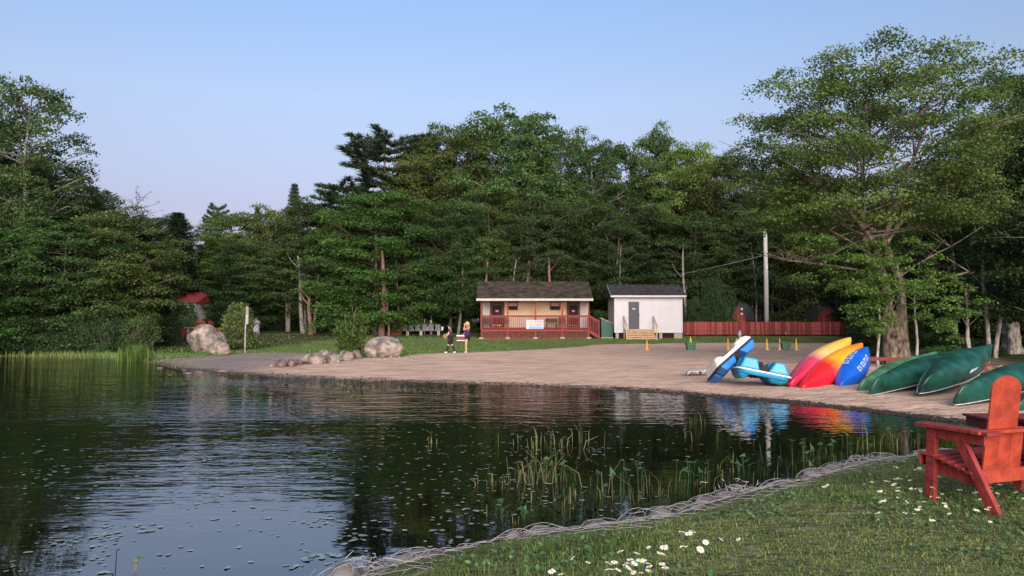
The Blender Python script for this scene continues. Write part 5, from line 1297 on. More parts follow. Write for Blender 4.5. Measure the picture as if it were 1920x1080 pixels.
# rocks
def rock(loc, size, label, seed, m='rock', name='boulder', rz=0, rough=.16, sub=4, group=None, cat='rock'):
    bm = bmesh.new(); bmesh.ops.create_icosphere(bm, subdivisions=sub, radius=1)
    for v_ in bm.verts:
        p = v_.co.copy(); q = p * 1.1 + Vector((seed * 3.7, seed * 1.3, 0))
        d = 1 + rough * mnoise.noise(q) + rough * .5 * mnoise.noise(q * 2.3) + rough * .22 * mnoise.noise(q * 6)
        for k in range(3):      # a few broken faces
            nn = Vector((math.sin(seed * 2 + k * 2.1), math.cos(seed * 1.7 + k * 1.9), math.sin(seed + k * 3.3) * .6)).normalized(); f = p.dot(nn)
            if f > .62: d -= (f - .62) * .85
        v_.co = Vector((p.x * d * size[0] / 2, p.y * d * size[1] / 2, p.z * d * size[2] * .55 + size[2] * .40))
        if v_.co.z < -.1 * size[2]: v_.co.z = -.1 * size[2]
    me = bpy.data.meshes.new(name); bm.to_mesh(me); bm.free(); me.materials.append(M[m]); me.polygons.foreach_set('use_smooth', [True] * len(me.polygons))
    o = link(name, me); o.location = loc; o.rotation_euler = (0, 0, rz); return tag(o, label, cat, group)
def rock_px(p0, p1, ptop, pbot, label, seed, m='rock', depth=.8, **k):
    c = hit((p0 + p1) / 2, pbot); s = c.y / FPX; w_, h_ = (p1 - p0) * s, (pbot - ptop) * s
    return rock((c.x, c.y + w_ * depth * .35, c.z - .02), (w_ * .98, w_ * depth, h_ * 1.06), label, seed, m, **k)
rock_px(341, 418, 609, 661, 'largest rounded granite boulder on the left of the beach', 1, rough=.13)
rock_px(387, 431, 640, 666, 'smaller rounded boulder leaning in front of the largest one', 2, rough=.12)
rock_px(676, 755, 632, 670, 'long granite boulder lying at the beach edge right of the sapling', 3, rough=.2)
rock_px(560, 608, 661, 684, 'pale slab shaped rock in the low row left of the long boulder', 4, depth=.6)
rock_px(594, 616, 655, 668, 'small grey rock behind the pale slab rock', 5)
rock_px(604, 636, 661, 681, 'grey bluish rock in the row right of the pale slab', 6, rough=.22)
rock_px(630, 662, 657, 677, 'grey rock in the row just below the sapling', 7, rough=.22)
rock_px(656, 680, 655, 673, 'brownish rock between the sapling and the long boulder', 8, m='rock_d')
rock_px(511, 536, 674, 689, 'dark reddish rough rock at the left end of the row', 9, m='rock_d', rough=.35)
rock_px(532, 556, 673, 688, 'dark brown rough rock second from the left end of the row', 10, m='rock_d', rough=.35)
rock_px(548, 566, 674, 686, 'small dark rock touching the pale slab rock', 11, m='rock_d', rough=.3)
rock_px(504, 513, 681, 687, 'tiny white stone at the very left end of the row', 12, sub=3)
for i in range(26):
    px, py = rt.uniform(640, 780), rt.uniform(668, 681) - .0; s = rt.uniform(3, 9)
    rock_px(px, px + s, py - s * .5, py, 'small loose stone scattered on the sand below the long boulder', 20 + i, sub=2, group='loose stones below the long boulder', name='stone')
for i, (px, py, w_) in enumerate([(300, 690, 16), (345, 694, 14), (372, 697, 18), (402, 693, 22), (430, 691, 16), (318, 703, 14), (352, 700, 20), (415, 697, 30), (290, 693, 10)]):
    c = G(px, py, 0); s = c.y / FPX; rock((c.x, c.y, -.04), (w_ * s, w_ * s * .5, w_ * s * .22), 'flat dark wet stone at the waterline left of the sand', 60 + i, 'rock_d', 'stone', sub=3, group='flat wet stones at the left waterline')

# posts by the bush
v = hit(459, 662); h = (662 - 575) / FPX * v.y
t = thing('white_post', 'thin white post standing in front of the pointed bush', 'post', v); MB().tube([(0, 0, -.1), (.01, 0, h * .5), (.07, 0, h)], .034, 8).build('shaft', M['greywood'], t)
MB().box(.06, -.02, h * .62, .17, .02, h * .99).build('board', M['greywood'], t)
v = hit(478, 651); t = thing('nest_box', 'pale grey bird box on a short post right of the pointed bush', 'bird box', v); s = v.y / FPX
MB().tube([(0, 0, -.1), (.05, 0, 22 * s)], .05, 6).build('post', M['offwhite'], t)
MB().box(-.12 + .06, -.16, 23 * s, .22, .16, 46 * s).build('box', mat('pale box', (.42, .42, .50), .7, .08, 5), t)
MB().prism([(-.14, -.22, 46 * s), (.04, -.22, 52 * s), (.30, -.22, 46 * s)], (0, 0, 0), (0, .44, 0)).build('roof', M['greywood'], t)

# chairs
def slat_chair(name, label, cat, loc, rz, W=.72, m='red', group=None, seats=1, scale=1., mo='red_o'):
    """x = width, +y = the way the chair faces; origin on the ground under the near front leg"""
    t = thing(name, label, cat, loc, (0, 0, rz), group); t.scale = (scale,) * 3
    m_, mo_ = M[m], M[mo]; bv = .004
    for x in (0, W):
        MB().beam((x, 0, -.03), (x - .0, -.05, .585), .045, .115, up=(0, 1, 0)).build('front_leg', m_, t, bev=bv)
        MB().beam((x, -.82, -.03), (x, -.36, .575), .042, .105, up=(0, 1, 0)).build('rear_leg', m_, t, bev=bv)
        MB().box(x - .075, -.80, .590, x + .075, .10, .618).build('armrest', m_, t, bev=bv)
        MB().box(x - .018, -.70, .505, x + .018, -.03, .588).build('arm_apron', m_, t, bev=bv)
        sg = .035 if x == 0 else -.035
        MB().prism([(x + sg - .014, .06, .235), (x + sg - .014, .09, .33), (x + sg - .014, .0, .375), (x + sg - .014, -.66, .265), (x + sg - .014, -.66, .165)], (0, 0, 0), (.028, 0, 0)).build('seat_rail', m_, t, bev=bv)
        MB().lathe([(.011, 0), (.011, .01)], 8, (x - .03, -.045, .30)).build('bolt', M['rubber'], t)
    for i in range(7):
        y = .045 - i * .092; z = .368 - i * .0155 + (.012 * (i in (0,)) * -1)
        MB().box(-.03, y - .041, z, W + .03, y + .041, z + .022).build('seat_slat', m_, t, bev=bv)
    MB().box(-.03, .095, .27, W + .03, .117, .37).build('front_slat', m_, t, bev=bv)
    # back: leaning panel boards, cross rails and rounded tops
    th = .20
    def bk(x, s, off=0): return (x, -.56 - math.sin(th) * s - off, .24 + math.cos(th) * s)
    per = W / seats
    for q in range(seats):
        xa, xb = q * per + .05, (q + 1) * per - .05; n_ = 3; wd = (xb - xa) / n_
        for i in range(n_):
            MB().prism([bk(xa + i * wd + .002, 0), bk(xa + (i + 1) * wd - .002, 0), bk(xa + (i + 1) * wd - .002, .395), bk(xa + i * wd + .002, .395)], (0, 0, 0), (0, -.022, -.007)).build('back_board', mo_, t, bev=.002)
        wt = min(.33, per * .62); xc = xa + wt / 2 + .01 if seats > 1 else (xa + xb) / 2
        out = [(xc - wt / 2, .397)] + [(xc + wt / 2, .397)] + [(xc + wt / 2, .70)] + [(xc + wt / 2 * math.cos(a), .70 + .105 * math.sin(a)) for a in np.linspace(.25, math.pi - .25, 11)] + [(xc - wt / 2, .70)]
        MB().prism([bk(x, s) for x, s in out], (0, 0, 0), (0, -.024, -.008)).build('headrest', mo_, t, bev=bv)
    MB().beam(bk(-.10, .375, .045), bk(W + .10, .375, .045), .10, .028, up=(0, 0, 1)).build('rear_arm_rail', mo_, t, bev=bv)
    MB().beam(bk(-.02, .02, .035), bk(W + .02, .02, .035), .03, .10, up=(0, 0, 1)).build('lower_rail', mo_, t, bev=bv)
    return t
def face_rot(f): return math.atan2(-f[0], f[1])
c = G(1752, 937, hz(*(G(1752, 937, .55)[:2])))
settee = slat_chair('garden_settee', 'large bright red wooden garden seat on the bank, seen from behind, facing the lake', 'garden seat', c, face_rot((-.34, .94)), W=1.0, seats=2)
settee.scale = (1, .70, 1); settee.location.x -= .03
g_ = hz(4.9, 6.9); tb = (4.9, 6.9, g_)
t = thing('side_table', 'dull red low wooden table just beyond the bright red seat', 'table', tb); tz = Z(780, 7.0)
for q in range(4): MB().box(4.36, 6.62 + q * .15, tz - .022, 5.6, 6.762 + q * .15, tz).build('top_board', M['red_d'], t, world=tb, bev=.003)
MB().box(4.38, 6.64, tz - .11, 5.58, 6.66, tz - .024).build('apron', M['red_d'], t, world=tb, bev=.003)
MB().box(4.38, 6.665, tz - .11, 4.40, 7.19, tz - .024).build('apron', M['red_d'], t, world=tb, bev=.003)
for x_ in (4.50, 5.45):
    for y_ in (6.68, 7.12): MB().box(x_, y_, g_ - .04, x_ + .08, y_ + .05, tz - .024).build('leg', M['red_d'], t, world=tb, bev=.003)
for i, (px, py, D, an, lb) in enumerate([(351, 633, 57, 1.2, 'red garden chair seen whole at the left of the big boulder'), (377, 633, 58.5, .3, 'red garden chair behind the big boulder, second from left'), (409, 632, 58.5, -.4, 'red garden chair behind the top right of the big boulder'), (427, 634, 57, -1.0, 'red garden chair between the big boulder and the pointed bush')]):
    slat_chair('garden_chair', lb, 'garden seat', (X(px, D) - .3, D, hz(X(px, D), D)), an, m='red_o', scale=1.3)
# picnic table edge behind the boulder chairs
D = 54; a, c_ = X(345, D), X(392, D); g_ = hz(a, D); t = thing('picnic_table', 'long grey table top behind the red chairs and the big boulder', 'table', ((a + c_) / 2, D, g_)); tb = tuple(t.location)
MB().box(a, D, g_ + .98, c_, D + .8, g_ + 1.03).build('table_top', M['greywood'], t, world=tb)
for x in (a + .2, c_ - .25): MB().box(x, D + .1, g_ - .02, x + .09, D + .7, g_ + .975).build('leg', M['greywood'], t, world=tb)

# trash cans, red panel, crates on a bench
def can(px, py, label):
    v = hit(px, py); t = thing('trash_can', label, 'trash can', v)
    MB().lathe([(.20, 0), (.235, .05), (.25, .70), (.265, .72), (.265, .75)], 16).build('body', M['metal'], t); MB().lathe([(.275, .752), (.26, .80), (.08, .86)], 16).build('lid', M['metal'], t)
can(730, 626, 'light grey metal trash can, left of the pair by the red panel'); can(740, 625.2, 'darker grey metal trash can, right of the pair by the red panel')
D = 61.5; g_ = hz(X(735, D), D); t = thing('privacy_panel', 'red board screen behind the two trash cans', 'fence panel', (X(735, D), D, g_)); tb = tuple(t.location)
for i in range(9):
    a = X(721 + i * 3.3, D); MB().box(a, D, g_ + .02, a + .14, D + .03, Z(597.5, D)).build('board', M['red_d'], t, world=tb)
for px in (733, 750.5): a = X(px, D); MB().box(a, D - .09, g_, a + .09, D - .005, Z(597, D) + .05).build('post', M['red_cab'], t, world=tb)
D = 61.0; g_ = hz(X(790, D), D); bt_ = g_ + .42
t = thing('plank_bench', 'long plank on concrete blocks carrying the row of grey crates', 'bench', (X(790, D), D, g_)); tb = tuple(t.location)
MB().box(X(752, D), D, bt_ - .05, X(829, D), D + .5, bt_).build('plank', M['crate'], t, world=tb)
for px in (762, 787, 820):
    a = X(px, D); mb = MB(); mb.box(a, D, g_ - .03, a + .07, D + .38, bt_ - .052).box(a + .13, D, g_ - .03, a + .2, D + .38, bt_ - .052).box(a + .07, D, g_ - .03, a + .13, D + .38, g_ + .06).box(a + .07, D, g_ + .16, a + .13, D + .38, g_ + .22).box(a + .07, D, bt_ - .11, a + .13, D + .38, bt_ - .052); mb.build('concrete_block', M['concrete'], t, world=tb)
pos = ['leftmost', 'second', 'third', 'fourth', 'fifth', 'rightmost']
for i, p0 in enumerate((753, 766.2, 778.5, 791, 803.5, 816)):
    a = X(p0, D); w_ = X(p0 + 9.6, D) - a; hh_ = Z(608, D) - bt_
    q = thing('slatted_crate', f'grey slatted crate on the plank bench, {pos[i]} from the left' if 0 < i < 5 else f'grey slatted crate on the plank bench, {pos[i]} of the six', 'crate', (a + w_ / 2, D + .2, bt_), group='grey crates on the plank bench')
    MB().box(-w_ / 2 + .02, -.16, .0, w_ / 2 - .02, .2, hh_).build('body', M['rubber'], q)
    for s_ in range(4): MB().box(-w_ / 2, -.19, .02 + s_ * hh_ / 4, w_ / 2, -.163, .02 + (s_ + .68) * hh_ / 4).build('slat', M['crate'], q)
for px, lb in ((796, 'thin white stake behind the crates, left one'), (808, 'thin white stake behind the crates, right one')):
    o = MB().box(-.035, -.03, 0, .035, .03, Z(600, 62) - hz(X(px, 62), 62)).build('stake', M['white']); o.location = (X(px, 62), 62, hz(X(px, 62), 62)); tag(o, lb, 'stake')
for px, lb in ((801, 'white basin behind the fourth and fifth crates'), (829, 'small white bucket at the right end of the plank bench')):
    t = thing('white_basin', lb, 'basin', (X(px, D), D + (.42 if px < 820 else .2), bt_)); MB().lathe([(.07, 0), (.16, .2), (.17, .32)] if px < 820 else [(.07, 0), (.11, .24), (.12, .30)], 12).build('bowl', M['white'], t)

# pale stump at right
v = Vector((X(1896, 38), 38, hz(X(1896, 38), 38)))
t = thing('stump', 'pale weathered stump with furrowed sides at the right edge of the wood', 'tree stump', v)
mb = MB(); ring = []
for zi, z in enumerate(np.linspace(-.05, 1.55, 8)):
    for k in range(22):
        a = 6.283 * k / 22; r = (.42 - .05 * z + .12 * math.exp(-z * 4)) * (1 + .10 * math.sin(a * 5 + z) + .06 * math.sin(a * 11)) + .03 * math.sin(zi * 2 + k); ring.append((r * math.cos(a), r * math.sin(a), z + (.10 * math.sin(a * 3) if zi == 7 else 0)))
mb.add(ring, [(i * 22 + k, i * 22 + (k + 1) % 22, (i + 1) * 22 + (k + 1) % 22, (i + 1) * 22 + k) for i in range(7) for k in range(22)] + [tuple(range(154, 176))]); mb.build('trunk', M['bark_pale'], t)

# ---------------------------------------------------------------- boats
def frame(a, b, roll=0, flip=True):
    "object frame: +x from a to b, z = hull's up; flipped over and rolled about its length"
    a, b = Vector(a), Vector(b); x = (b - a).normalized(); y = Vector((0, 0, 1)).cross(x).normalized(); z = x.cross(y)
    m = Matrix((x, y, z)).transposed()
    return (m @ Matrix.Rotation((math.pi if flip else 0) + roll, 3, 'X')).to_quaternion()
def hull(L, bm_, depth, nst=33, nsec=17, full=.85, endh=.0, vee=2.4, rocker=.05, chine=0., tip=.0, power=2.1):
    "keel at z=0 side down, gunwale up; x from -L/2 to L/2"
    Vv, Fv = [], []
    for i in range(nst):
        t = -1 + 2 * i / (nst - 1); e = abs(t)
        b_ = bm_ / 2 * (1 - e ** power) ** full + .012; zk = rocker * e ** 3 + (depth + endh) * .55 * (1 - math.sqrt(max(0, 1 - ((max(e, .86) - .86) / .14) ** 2))) * tip; zg = depth + endh * e ** 2.6
        for k in range(nsec):
            u = -1 + 2 * k / (nsec - 1); au = abs(u); ex = vee * (1 - e) + 1.3 * e
            s = math.copysign(1 - (1 - au) ** 1.35, u); z = zk + (zg - zk) * au ** ex
            if chine: z -= chine * math.exp(-((au - .32) / .10) ** 2) * (1 - e ** 4); z -= chine * .9 * math.exp(-(au / .09) ** 2) * (1 - e ** 6)
            Vv.append((t * L / 2, s * b_ * (1 + .05 * math.sin(math.pi * au) * (1 - e)), z))
    for i in range(nst - 1):
        for k in range(nsec - 1):
            a = i * nsec + k; Fv.append((a, a + nsec, a + nsec + 1, a + 1))
    return Vv, Fv, nst, nsec
def boat(name, label, cat, a, b, beam, depth, m, roll=0, group=None, kind='canoe', flip=True, deckm=None, lift=0):
    a, b = Vector(a), Vector(b); L = (b - a).length; q = frame(a, b, roll, flip)
    mid = (a + b) / 2 + Vector((0, 0, lift)); t = thing(name, label, cat, mid, quat=q, group=group)
    if kind == 'canoe': Vv, Fv, ns, nk = hull(L, beam, depth, endh=.14, vee=2.5, rocker=.03, full=.80, tip=1.15, power=1.85)
    else: Vv, Fv, ns, nk = hull(L, beam, depth, endh=.02, vee=1.8, rocker=.07, chine=.030, full=.68, tip=.9, power=2.0)
    me = np_mesh('hull', Vv, Fv, M[m] if isinstance(m, str) else m, smooth_=True); o = link('hull', me, t)
    sd = o.modifiers.new('thickness', 'SOLIDIFY'); sd.thickness = .012; sd.offset = 1 if False else -1
    V_ = np.array(Vv).reshape(ns, nk, 3)
    if kind == 'canoe':
        for k_, s_ in ((0, -1), (nk - 1, 1)):
            pts = [tuple(V_[i, k_] + np.array([0, s_ * .008, 0])) for i in range(ns)]
            MB().tube(pts, .013, 6).build('gunwale', M['trim'], t, smooth_=True)
        for x in (-L * .2, L * .12): MB().box(x - .09, -beam * .30, depth - .05, x + .09, beam * .30, depth - .02).build('seat', M['greywood'], t)
    else:
        W_ = V_[:, [0, nk - 1]]; dv, df = [], []
        for i in range(ns):                      # moulded deck
            for k in range(9):
                u = -1 + k / 4; y = V_[i, nk - 1, 1] * u; dv.append((V_[i, 0, 0], y, V_[i, 0, 2] + .05 * (1 - u * u) * (1 - abs(-1 + 2 * i / (ns - 1)) ** 6) - (.16 * (1 - u ** 4) if .3 < i / (ns - 1) < .62 else 0)))
        for i in range(ns - 1):
            for k in range(8): df.append((i * 9 + k, i * 9 + k + 1, (i + 1) * 9 + k + 1, (i + 1) * 9 + k))
        link('deck', np_mesh('deck', dv, df, M[m] if isinstance(m, str) else m, smooth_=True), t)
        for s_ in (0, nk - 1):
            MB().tube([tuple(V_[i, s_]) for i in range(ns)], .014, 6).build('seam', M[m] if isinstance(m, str) else m, t)
        for x in (-L / 2 + .12, L / 2 - .12): MB().tube([(x - .05, 0, depth + .03), (x, 0, depth + .10), (x + .05, 0, depth + .03)], .012, 6).build('grab_handle', M['rubber'], t)
    return t, V_
def grad_mat(name, stops, L, axis=0):
    m = bpy.data.materials.new(name); m.use_nodes = True; n, l = m.node_tree.nodes, m.node_tree.links; b = n['Principled BSDF']; b.inputs['Roughness'].default_value = .34
    tc = n.new('ShaderNodeTexCoord'); sx = n.new('ShaderNodeSeparateXYZ'); mr = n.new('ShaderNodeMapRange'); mr.inputs[1].default_value = -L / 2; mr.inputs[2].default_value = L / 2
    nz = n.new('ShaderNodeTexNoise'); nz.inputs['Scale'].default_value = 2.4; ad = n.new('ShaderNodeMath'); ad.operation = 'MULTIPLY_ADD'; ad.inputs[1].default_value = .16; ad.inputs[2].default_value = 0
    l.new(tc.outputs['Object'], sx.inputs[0]); l.new(sx.outputs[axis], mr.inputs[0]); l.new(tc.outputs['Object'], nz.inputs[0]); l.new(nz.outputs[0], ad.inputs[0]); l.new(mr.outputs[0], ad.inputs[2])
    cr = n.new('ShaderNodeValToRGB'); e = cr.color_ramp.elements
    while len(e) < len(stops): e.new(.5)
    for k, (p, c) in enumerate(stops): e[k].position = p; e[k].color = (*c, 1)
    l.new(ad.outputs[0], cr.inputs[0]); l.new(cr.outputs[0], b.inputs['Base Color']); return m
kr = grad_mat('red to yellow plastic', [(.0, (.62, .006, .018)), (.40, (.72, .015, .02)), (.52, (.80, .16, .02)), (.62, (.78, .36, .02)), (.92, (.80, .30, .02)), (1.0, (.80, .20, .02))], 3.7)
kp = grad_mat('faded pink to yellow plastic', [(.0, (.45, .015, .05)), (.38, (.55, .05, .11)), (.50, (.70, .32, .20)), (.60, (.74, .48, .16)), (1.0, (.78, .42, .05))], 3.7)
def endp(px, py, D): return P(px, py, D)
a1 = G(1508, 716, .30); b1 = P(1622, 634, 23.7)
boat('kayak', 'upturned tandem kayak fading from bright red to orange yellow, nearest of the pair', 'kayak', a1, b1, .76, .26, kr, roll=.6, kind='kayak', lift=-.06)
a2 = a1 + Vector((-.14, .40, .08)); b2 = P(1600, 626, 24.4)
boat('kayak', 'upturned tandem kayak fading from faded pink to pale yellow, behind the bright red one', 'kayak', a2, b2, .76, .26, kp, roll=.6, kind='kayak', lift=-.02)
a3 = G(1580, 712, .32); b3 = P(1630, 642, 23.2)
tk_, V3 = boat('kayak', 'upturned single blue kayak with worn white lettering on the hull', 'kayak', a3, b3, .74, .24, 'kblue', roll=.55, kind='kayak', lift=-.05)
# worn white graphics following the hull
def decal(V_, i0, i1, k0, k1, parent, m):
    nn = []; vs_, fs_ = [], []; r = list(np.linspace(i0, i1, 5)); c_ = list(np.linspace(k0, k1, 4))
    def at(i, k):
        i0_, k0_ = int(i), int(k); fi, fk = i - i0_, k - k0_; A = V_[i0_, k0_] * (1 - fi) * (1 - fk) + V_[i0_ + 1, k0_] * fi * (1 - fk) + V_[i0_, k0_ + 1] * (1 - fi) * fk + V_[i0_ + 1, k0_ + 1] * fi * fk
        dn = np.cross(V_[i0_ + 1, k0_] - V_[i0_, k0_], V_[i0_, k0_ + 1] - V_[i0_, k0_]); dn = dn / (np.linalg.norm(dn) + 1e-9); dn = dn if dn[2] < 0 or abs(dn[2]) < .2 else -dn
        return A + dn * .020
    for i in r:
        for k in c_: vs_.append(tuple(at(i, k)))
    for i in range(4):
        for k in range(3): a = i * 4 + k; fs_.append((a, a + 4, a + 5, a + 1))
    MB().add(vs_, fs_).build('lettering', m, parent)
worn = mat('worn white print', (.42, .50, .62), .7, .35, 22, .1)
for k0, k1 in ((3.2, 5.4), (9.6, 11.8)):
    for q in range(7):
        i0 = 12.0 + q * 1.75; decal(V3, i0, i0 + .55, k0, k1, tk_, worn)
        if q % 2 == 0: decal(V3, i0 + .55, i0 + 1.2, k0, k0 + .7, tk_, worn)
        if q % 3 != 1: decal(V3, i0 + .55, i0 + 1.2, k1 - .7, k1, tk_, worn)
# canoes, hull up, near ends on the sand, far ends over the red rack
def canoe(pa, Da, pb, Db, m, label, roll=-.15, beam=.84, depth=.34, lift=0):
    a = P(*pa, Da); b = P(*pb, Db); return boat('canoe', label, 'canoe', a, b, beam, depth, m, roll=roll, lift=lift)
canoe((1613, 712), 19.7, (1762, 655), 22.6, 'cgreen2', 'upturned canoe with a pale faded green bow, leftmost of the canoes', beam=.90, roll=.3)
canoe((1638, 708), 18.8, (1826, 648), 22.0, 'cgreen', 'long dark green upturned canoe with silver gunwale, in front of the pale bowed one', roll=.35)
canoe((1738, 706), 17.9, (1866, 640), 21.2, 'cgreen', 'dark green upturned canoe standing steepest, with a white rope at its side', roll=.5)
canoe((1798, 722), 16.4, (2000, 664), 18.9, 'cgreen', 'dark green upturned canoe directly left of the red seat back', roll=.35)
canoe((1905, 752), 15.6, (2090, 690), 17.6, 'cgreen', 'dark green upturned canoe cut by the right frame edge behind the red seat', roll=.35)
x = P(1828, 690, 19.0); pts = [P(1819, 699, 18.6), P(1823, 695, 18.7), P(1829, 692, 18.9), P(1833, 689, 19.0)]
tag(MB().tube(pts, [.018, .03, .02, .012], 6).build('rope', M['white']), 'short white rope hanging at the side of the steep dark green canoe', 'rope')
# blue tip seen behind the canoes
boat('kayak', 'dark blue kayak of which only the ridge shows behind the canoes', 'kayak', P(1650, 706, 21.6), P(1752, 661, 23.6), .6, .24, 'pblue', roll=.3, kind='kayak', lift=-.05)
# red timber rack
def rackseg(p0, p1, D0, D1, zt, posts, label):
    a = Vector((X(p0, D0), D0, 0)); b = Vector((X(p1, D1), D1, 0)); g0 = hz(a.x, a.y); t = thing('boat_rack', label, 'boat rack', (a.x, a.y, g0)); tb = tuple(t.location)
    MB().beam((a.x, a.y, zt), (b.x, b.y, zt), .06, .10).build('rail', M['red_cab'], t, world=tb)
    for u in posts:
        p = a.lerp(b, u); g_ = hz(p.x, p.y); MB().box(p.x - .06, p.y - .06, g_ - .05, p.x + .06, p.y + .06, zt - .052).build('post', M['red_cab'], t, world=tb)
rackseg(1560, 1720, 23.3, 22.6, .80, (.02, .36, .64, .98), 'low red timber rack holding up the kayaks beside the maple')
rackseg(1730, 1852, 20.9, 20.0, .80, (.05, .5, .92), 'low red timber rack under the two middle canoes')
rackseg(1862, 2080, 18.4, 17.0, .78, (.05, .5, .95), 'low red timber rack under the rightmost canoes')
# tangle of roots and driftwood behind the canoes
rr_ = random.Random(12); c = hit(1868, 700)
t = thing('driftwood', 'tangle of dry roots and sticks on the sand behind the steep canoe', 'driftwood', c)
for i in range(26):
    x, y = rr_.uniform(-.9, 1.1), rr_.uniform(-.6, 1.6); a = rr_.uniform(0, 6.28); L = rr_.uniform(.3, .9)
    p = [Vector((x, y, .03)), Vector((x + math.cos(a) * L * .5, y + math.sin(a) * L * .5, rr_.uniform(.05, .25))), Vector((x + math.cos(a + .5) * L, y + math.sin(a + .5) * L, rr_.uniform(.0, .2)))]
    MB().tube(p, [.028, .02, .008], 5).build('root', M['drift'], t)

# pedal boats
def tapered(x0, x1, y0, y1, z0, z1, tx, ty, mb=None, mi=0):
    "a block that narrows towards z1"
    mb = mb or MB(); return mb.add([(x0, y0, z0), (x1, y0, z0), (x1, y1, z0), (x0, y1, z0), (x0 + tx, y0 + ty, z1), (x1 - tx, y0 + ty, z1), (x1 - tx, y1 - ty, z1), (x0 + tx, y1 - ty, z1)], [(0, 3, 2, 1), (4, 5, 6, 7), (0, 1, 5, 4), (1, 2, 6, 5), (2, 3, 7, 6), (3, 0, 4, 7)], mi)
def outline(L, W, r=.22, n=6):
    pts = []
    for cx__, cy___, a0 in ((L / 2 - r, W / 2 - r, 0), (-L / 2 + r, W / 2 - r, 90), (-L / 2 + r, -W / 2 + r, 180), (L / 2 - r, -W / 2 + r, 270)):
        for k in range(n): a = R_(a0 + 90 * k / (n - 1)); pts.append((cx__ + r * math.cos(a), cy___ + r * math.sin(a)))
    return pts
def pedal_boat(label, loc, q, deck_m, hull_m, rim_m, L=2.3, W=1.35, fd=.40, turq=False):
    t = thing('pedal_boat', label, 'pedal boat', loc, quat=q)
    ol = outline(L, W)
    def slab(z0, z1, s0=1., s1=1.): mb = MB(); n_ = len(ol); return mb.add([(x * s0, y * s0, z0) for x, y in ol] + [(x * s1, y * s1, z1) for x, y in ol], [tuple(reversed(range(n_))), tuple(range(n_, 2 * n_))] + [(i, (i + 1) % n_, n_ + (i + 1) % n_, n_ + i) for i in range(n_)])
    slab(-.025, .02, 1.03, 1.03).build('rim', rim_m, t, bev=.01)
    slab(.021, .13, .99, .93).build('deck', deck_m, t, bev=.03)
    # raised bow and stern shells with flat dark discs painted for the shade of the foot hollows
    tapered(.12, L / 2 - .05, -W / 2 + .08, W / 2 - .08, .128, .25, .16, .12).build('bow_shell', deck_m, t, bev=.06)
    tapered(-L / 2 + .05, -.38, -W / 2 + .08, W / 2 - .08, .128, .27, .12, .12).build('stern_shell', deck_m, t, bev=.06)
    for s_ in (-1, 1):
        MB().lathe([(.17, 0), (.17, .012), (.15, .02)], 18, (-.14, s_ * W * .26, .13)).build('footwell_shade', M['drift'] if not turq else M['dark'], t)
        MB().tube([(-.14, s_ * W * .26 - .09, .16), (-.14, s_ * W * .26 + .09, .17)], .014, 6).build('pedal', M['rubber'], t)
    # two floats under the rim, each of two tapered blocks with a dark gap for the paddle wheel
    for s_ in (-1, 1):
        y0, y1 = (.035, W / 2 - .03) if s_ > 0 else (-W / 2 + .03, -.035)
        tapered(.10, L / 2 - .06, y0, y1, -.026, -fd, .17, .05).build('float', hull_m, t, bev=.045)
        tapered(-L / 2 + .06, -.13, y0, y1, -.026, -fd * .95, .10, .05).build('float', hull_m, t, bev=.045)
    MB().box(-.128, -W / 2 + .10, -fd * .5, .099, W / 2 - .10, -.027).build('well', M['dark'], t)
    mb = MB()
    for k in range(6): a = k * math.pi / 3; mb.beam((-.015, -.2, -fd * .5), (-.015 + .10 * math.cos(a), -.2, -fd * .5 + .12 * math.sin(a)), .34, .012, up=(0, 1, 0))
    mb.build('paddle_wheel', M['rubber'], t)
    return t
# turquoise one, upside down, its near right end low
c = P(1424, 693, 21.6); g_ = hz(c.x, c.y)
ax = Vector((1, -.12, -.20)).normalized(); ay = Vector((-.10, 1, -.05)); ay = (ay - ax * ay.dot(ax)).normalized(); az_ = ax.cross(ay)
m3 = Matrix((ax, ay, az_)).transposed() @ Matrix.Rotation(math.pi, 3, 'X')
pedal_boat('turquoise pedal boat lying upside down on the sand, pale rim around it', (c.x, c.y, g_ + .36), m3.to_quaternion(), M['turq'], M['turq'], M['pwhite'], L=1.50, W=1.35, fd=.36, turq=True)
# white and blue one, leaning up on it
a = P(1349, 704, 21.6); b = P(1408, 652, 22.2); ax = (b - a).normalized(); ay = Vector((.42, .90, 0)); ay = (ay - ax * ay.dot(ax)).normalized(); az_ = ax.cross(ay)
if az_.x > 0: az_ = -az_; ay = -ay
m3 = Matrix((ax, ay, az_)).transposed()
pedal_boat('white and blue pedal boat tipped up steeply against the turquoise one', (a + b) / 2 + Vector((-.05, .35, .06)), m3.to_quaternion(), M['pwhite'], M['pblue'], M['navy'], L=1.66, W=1.10, fd=.25)

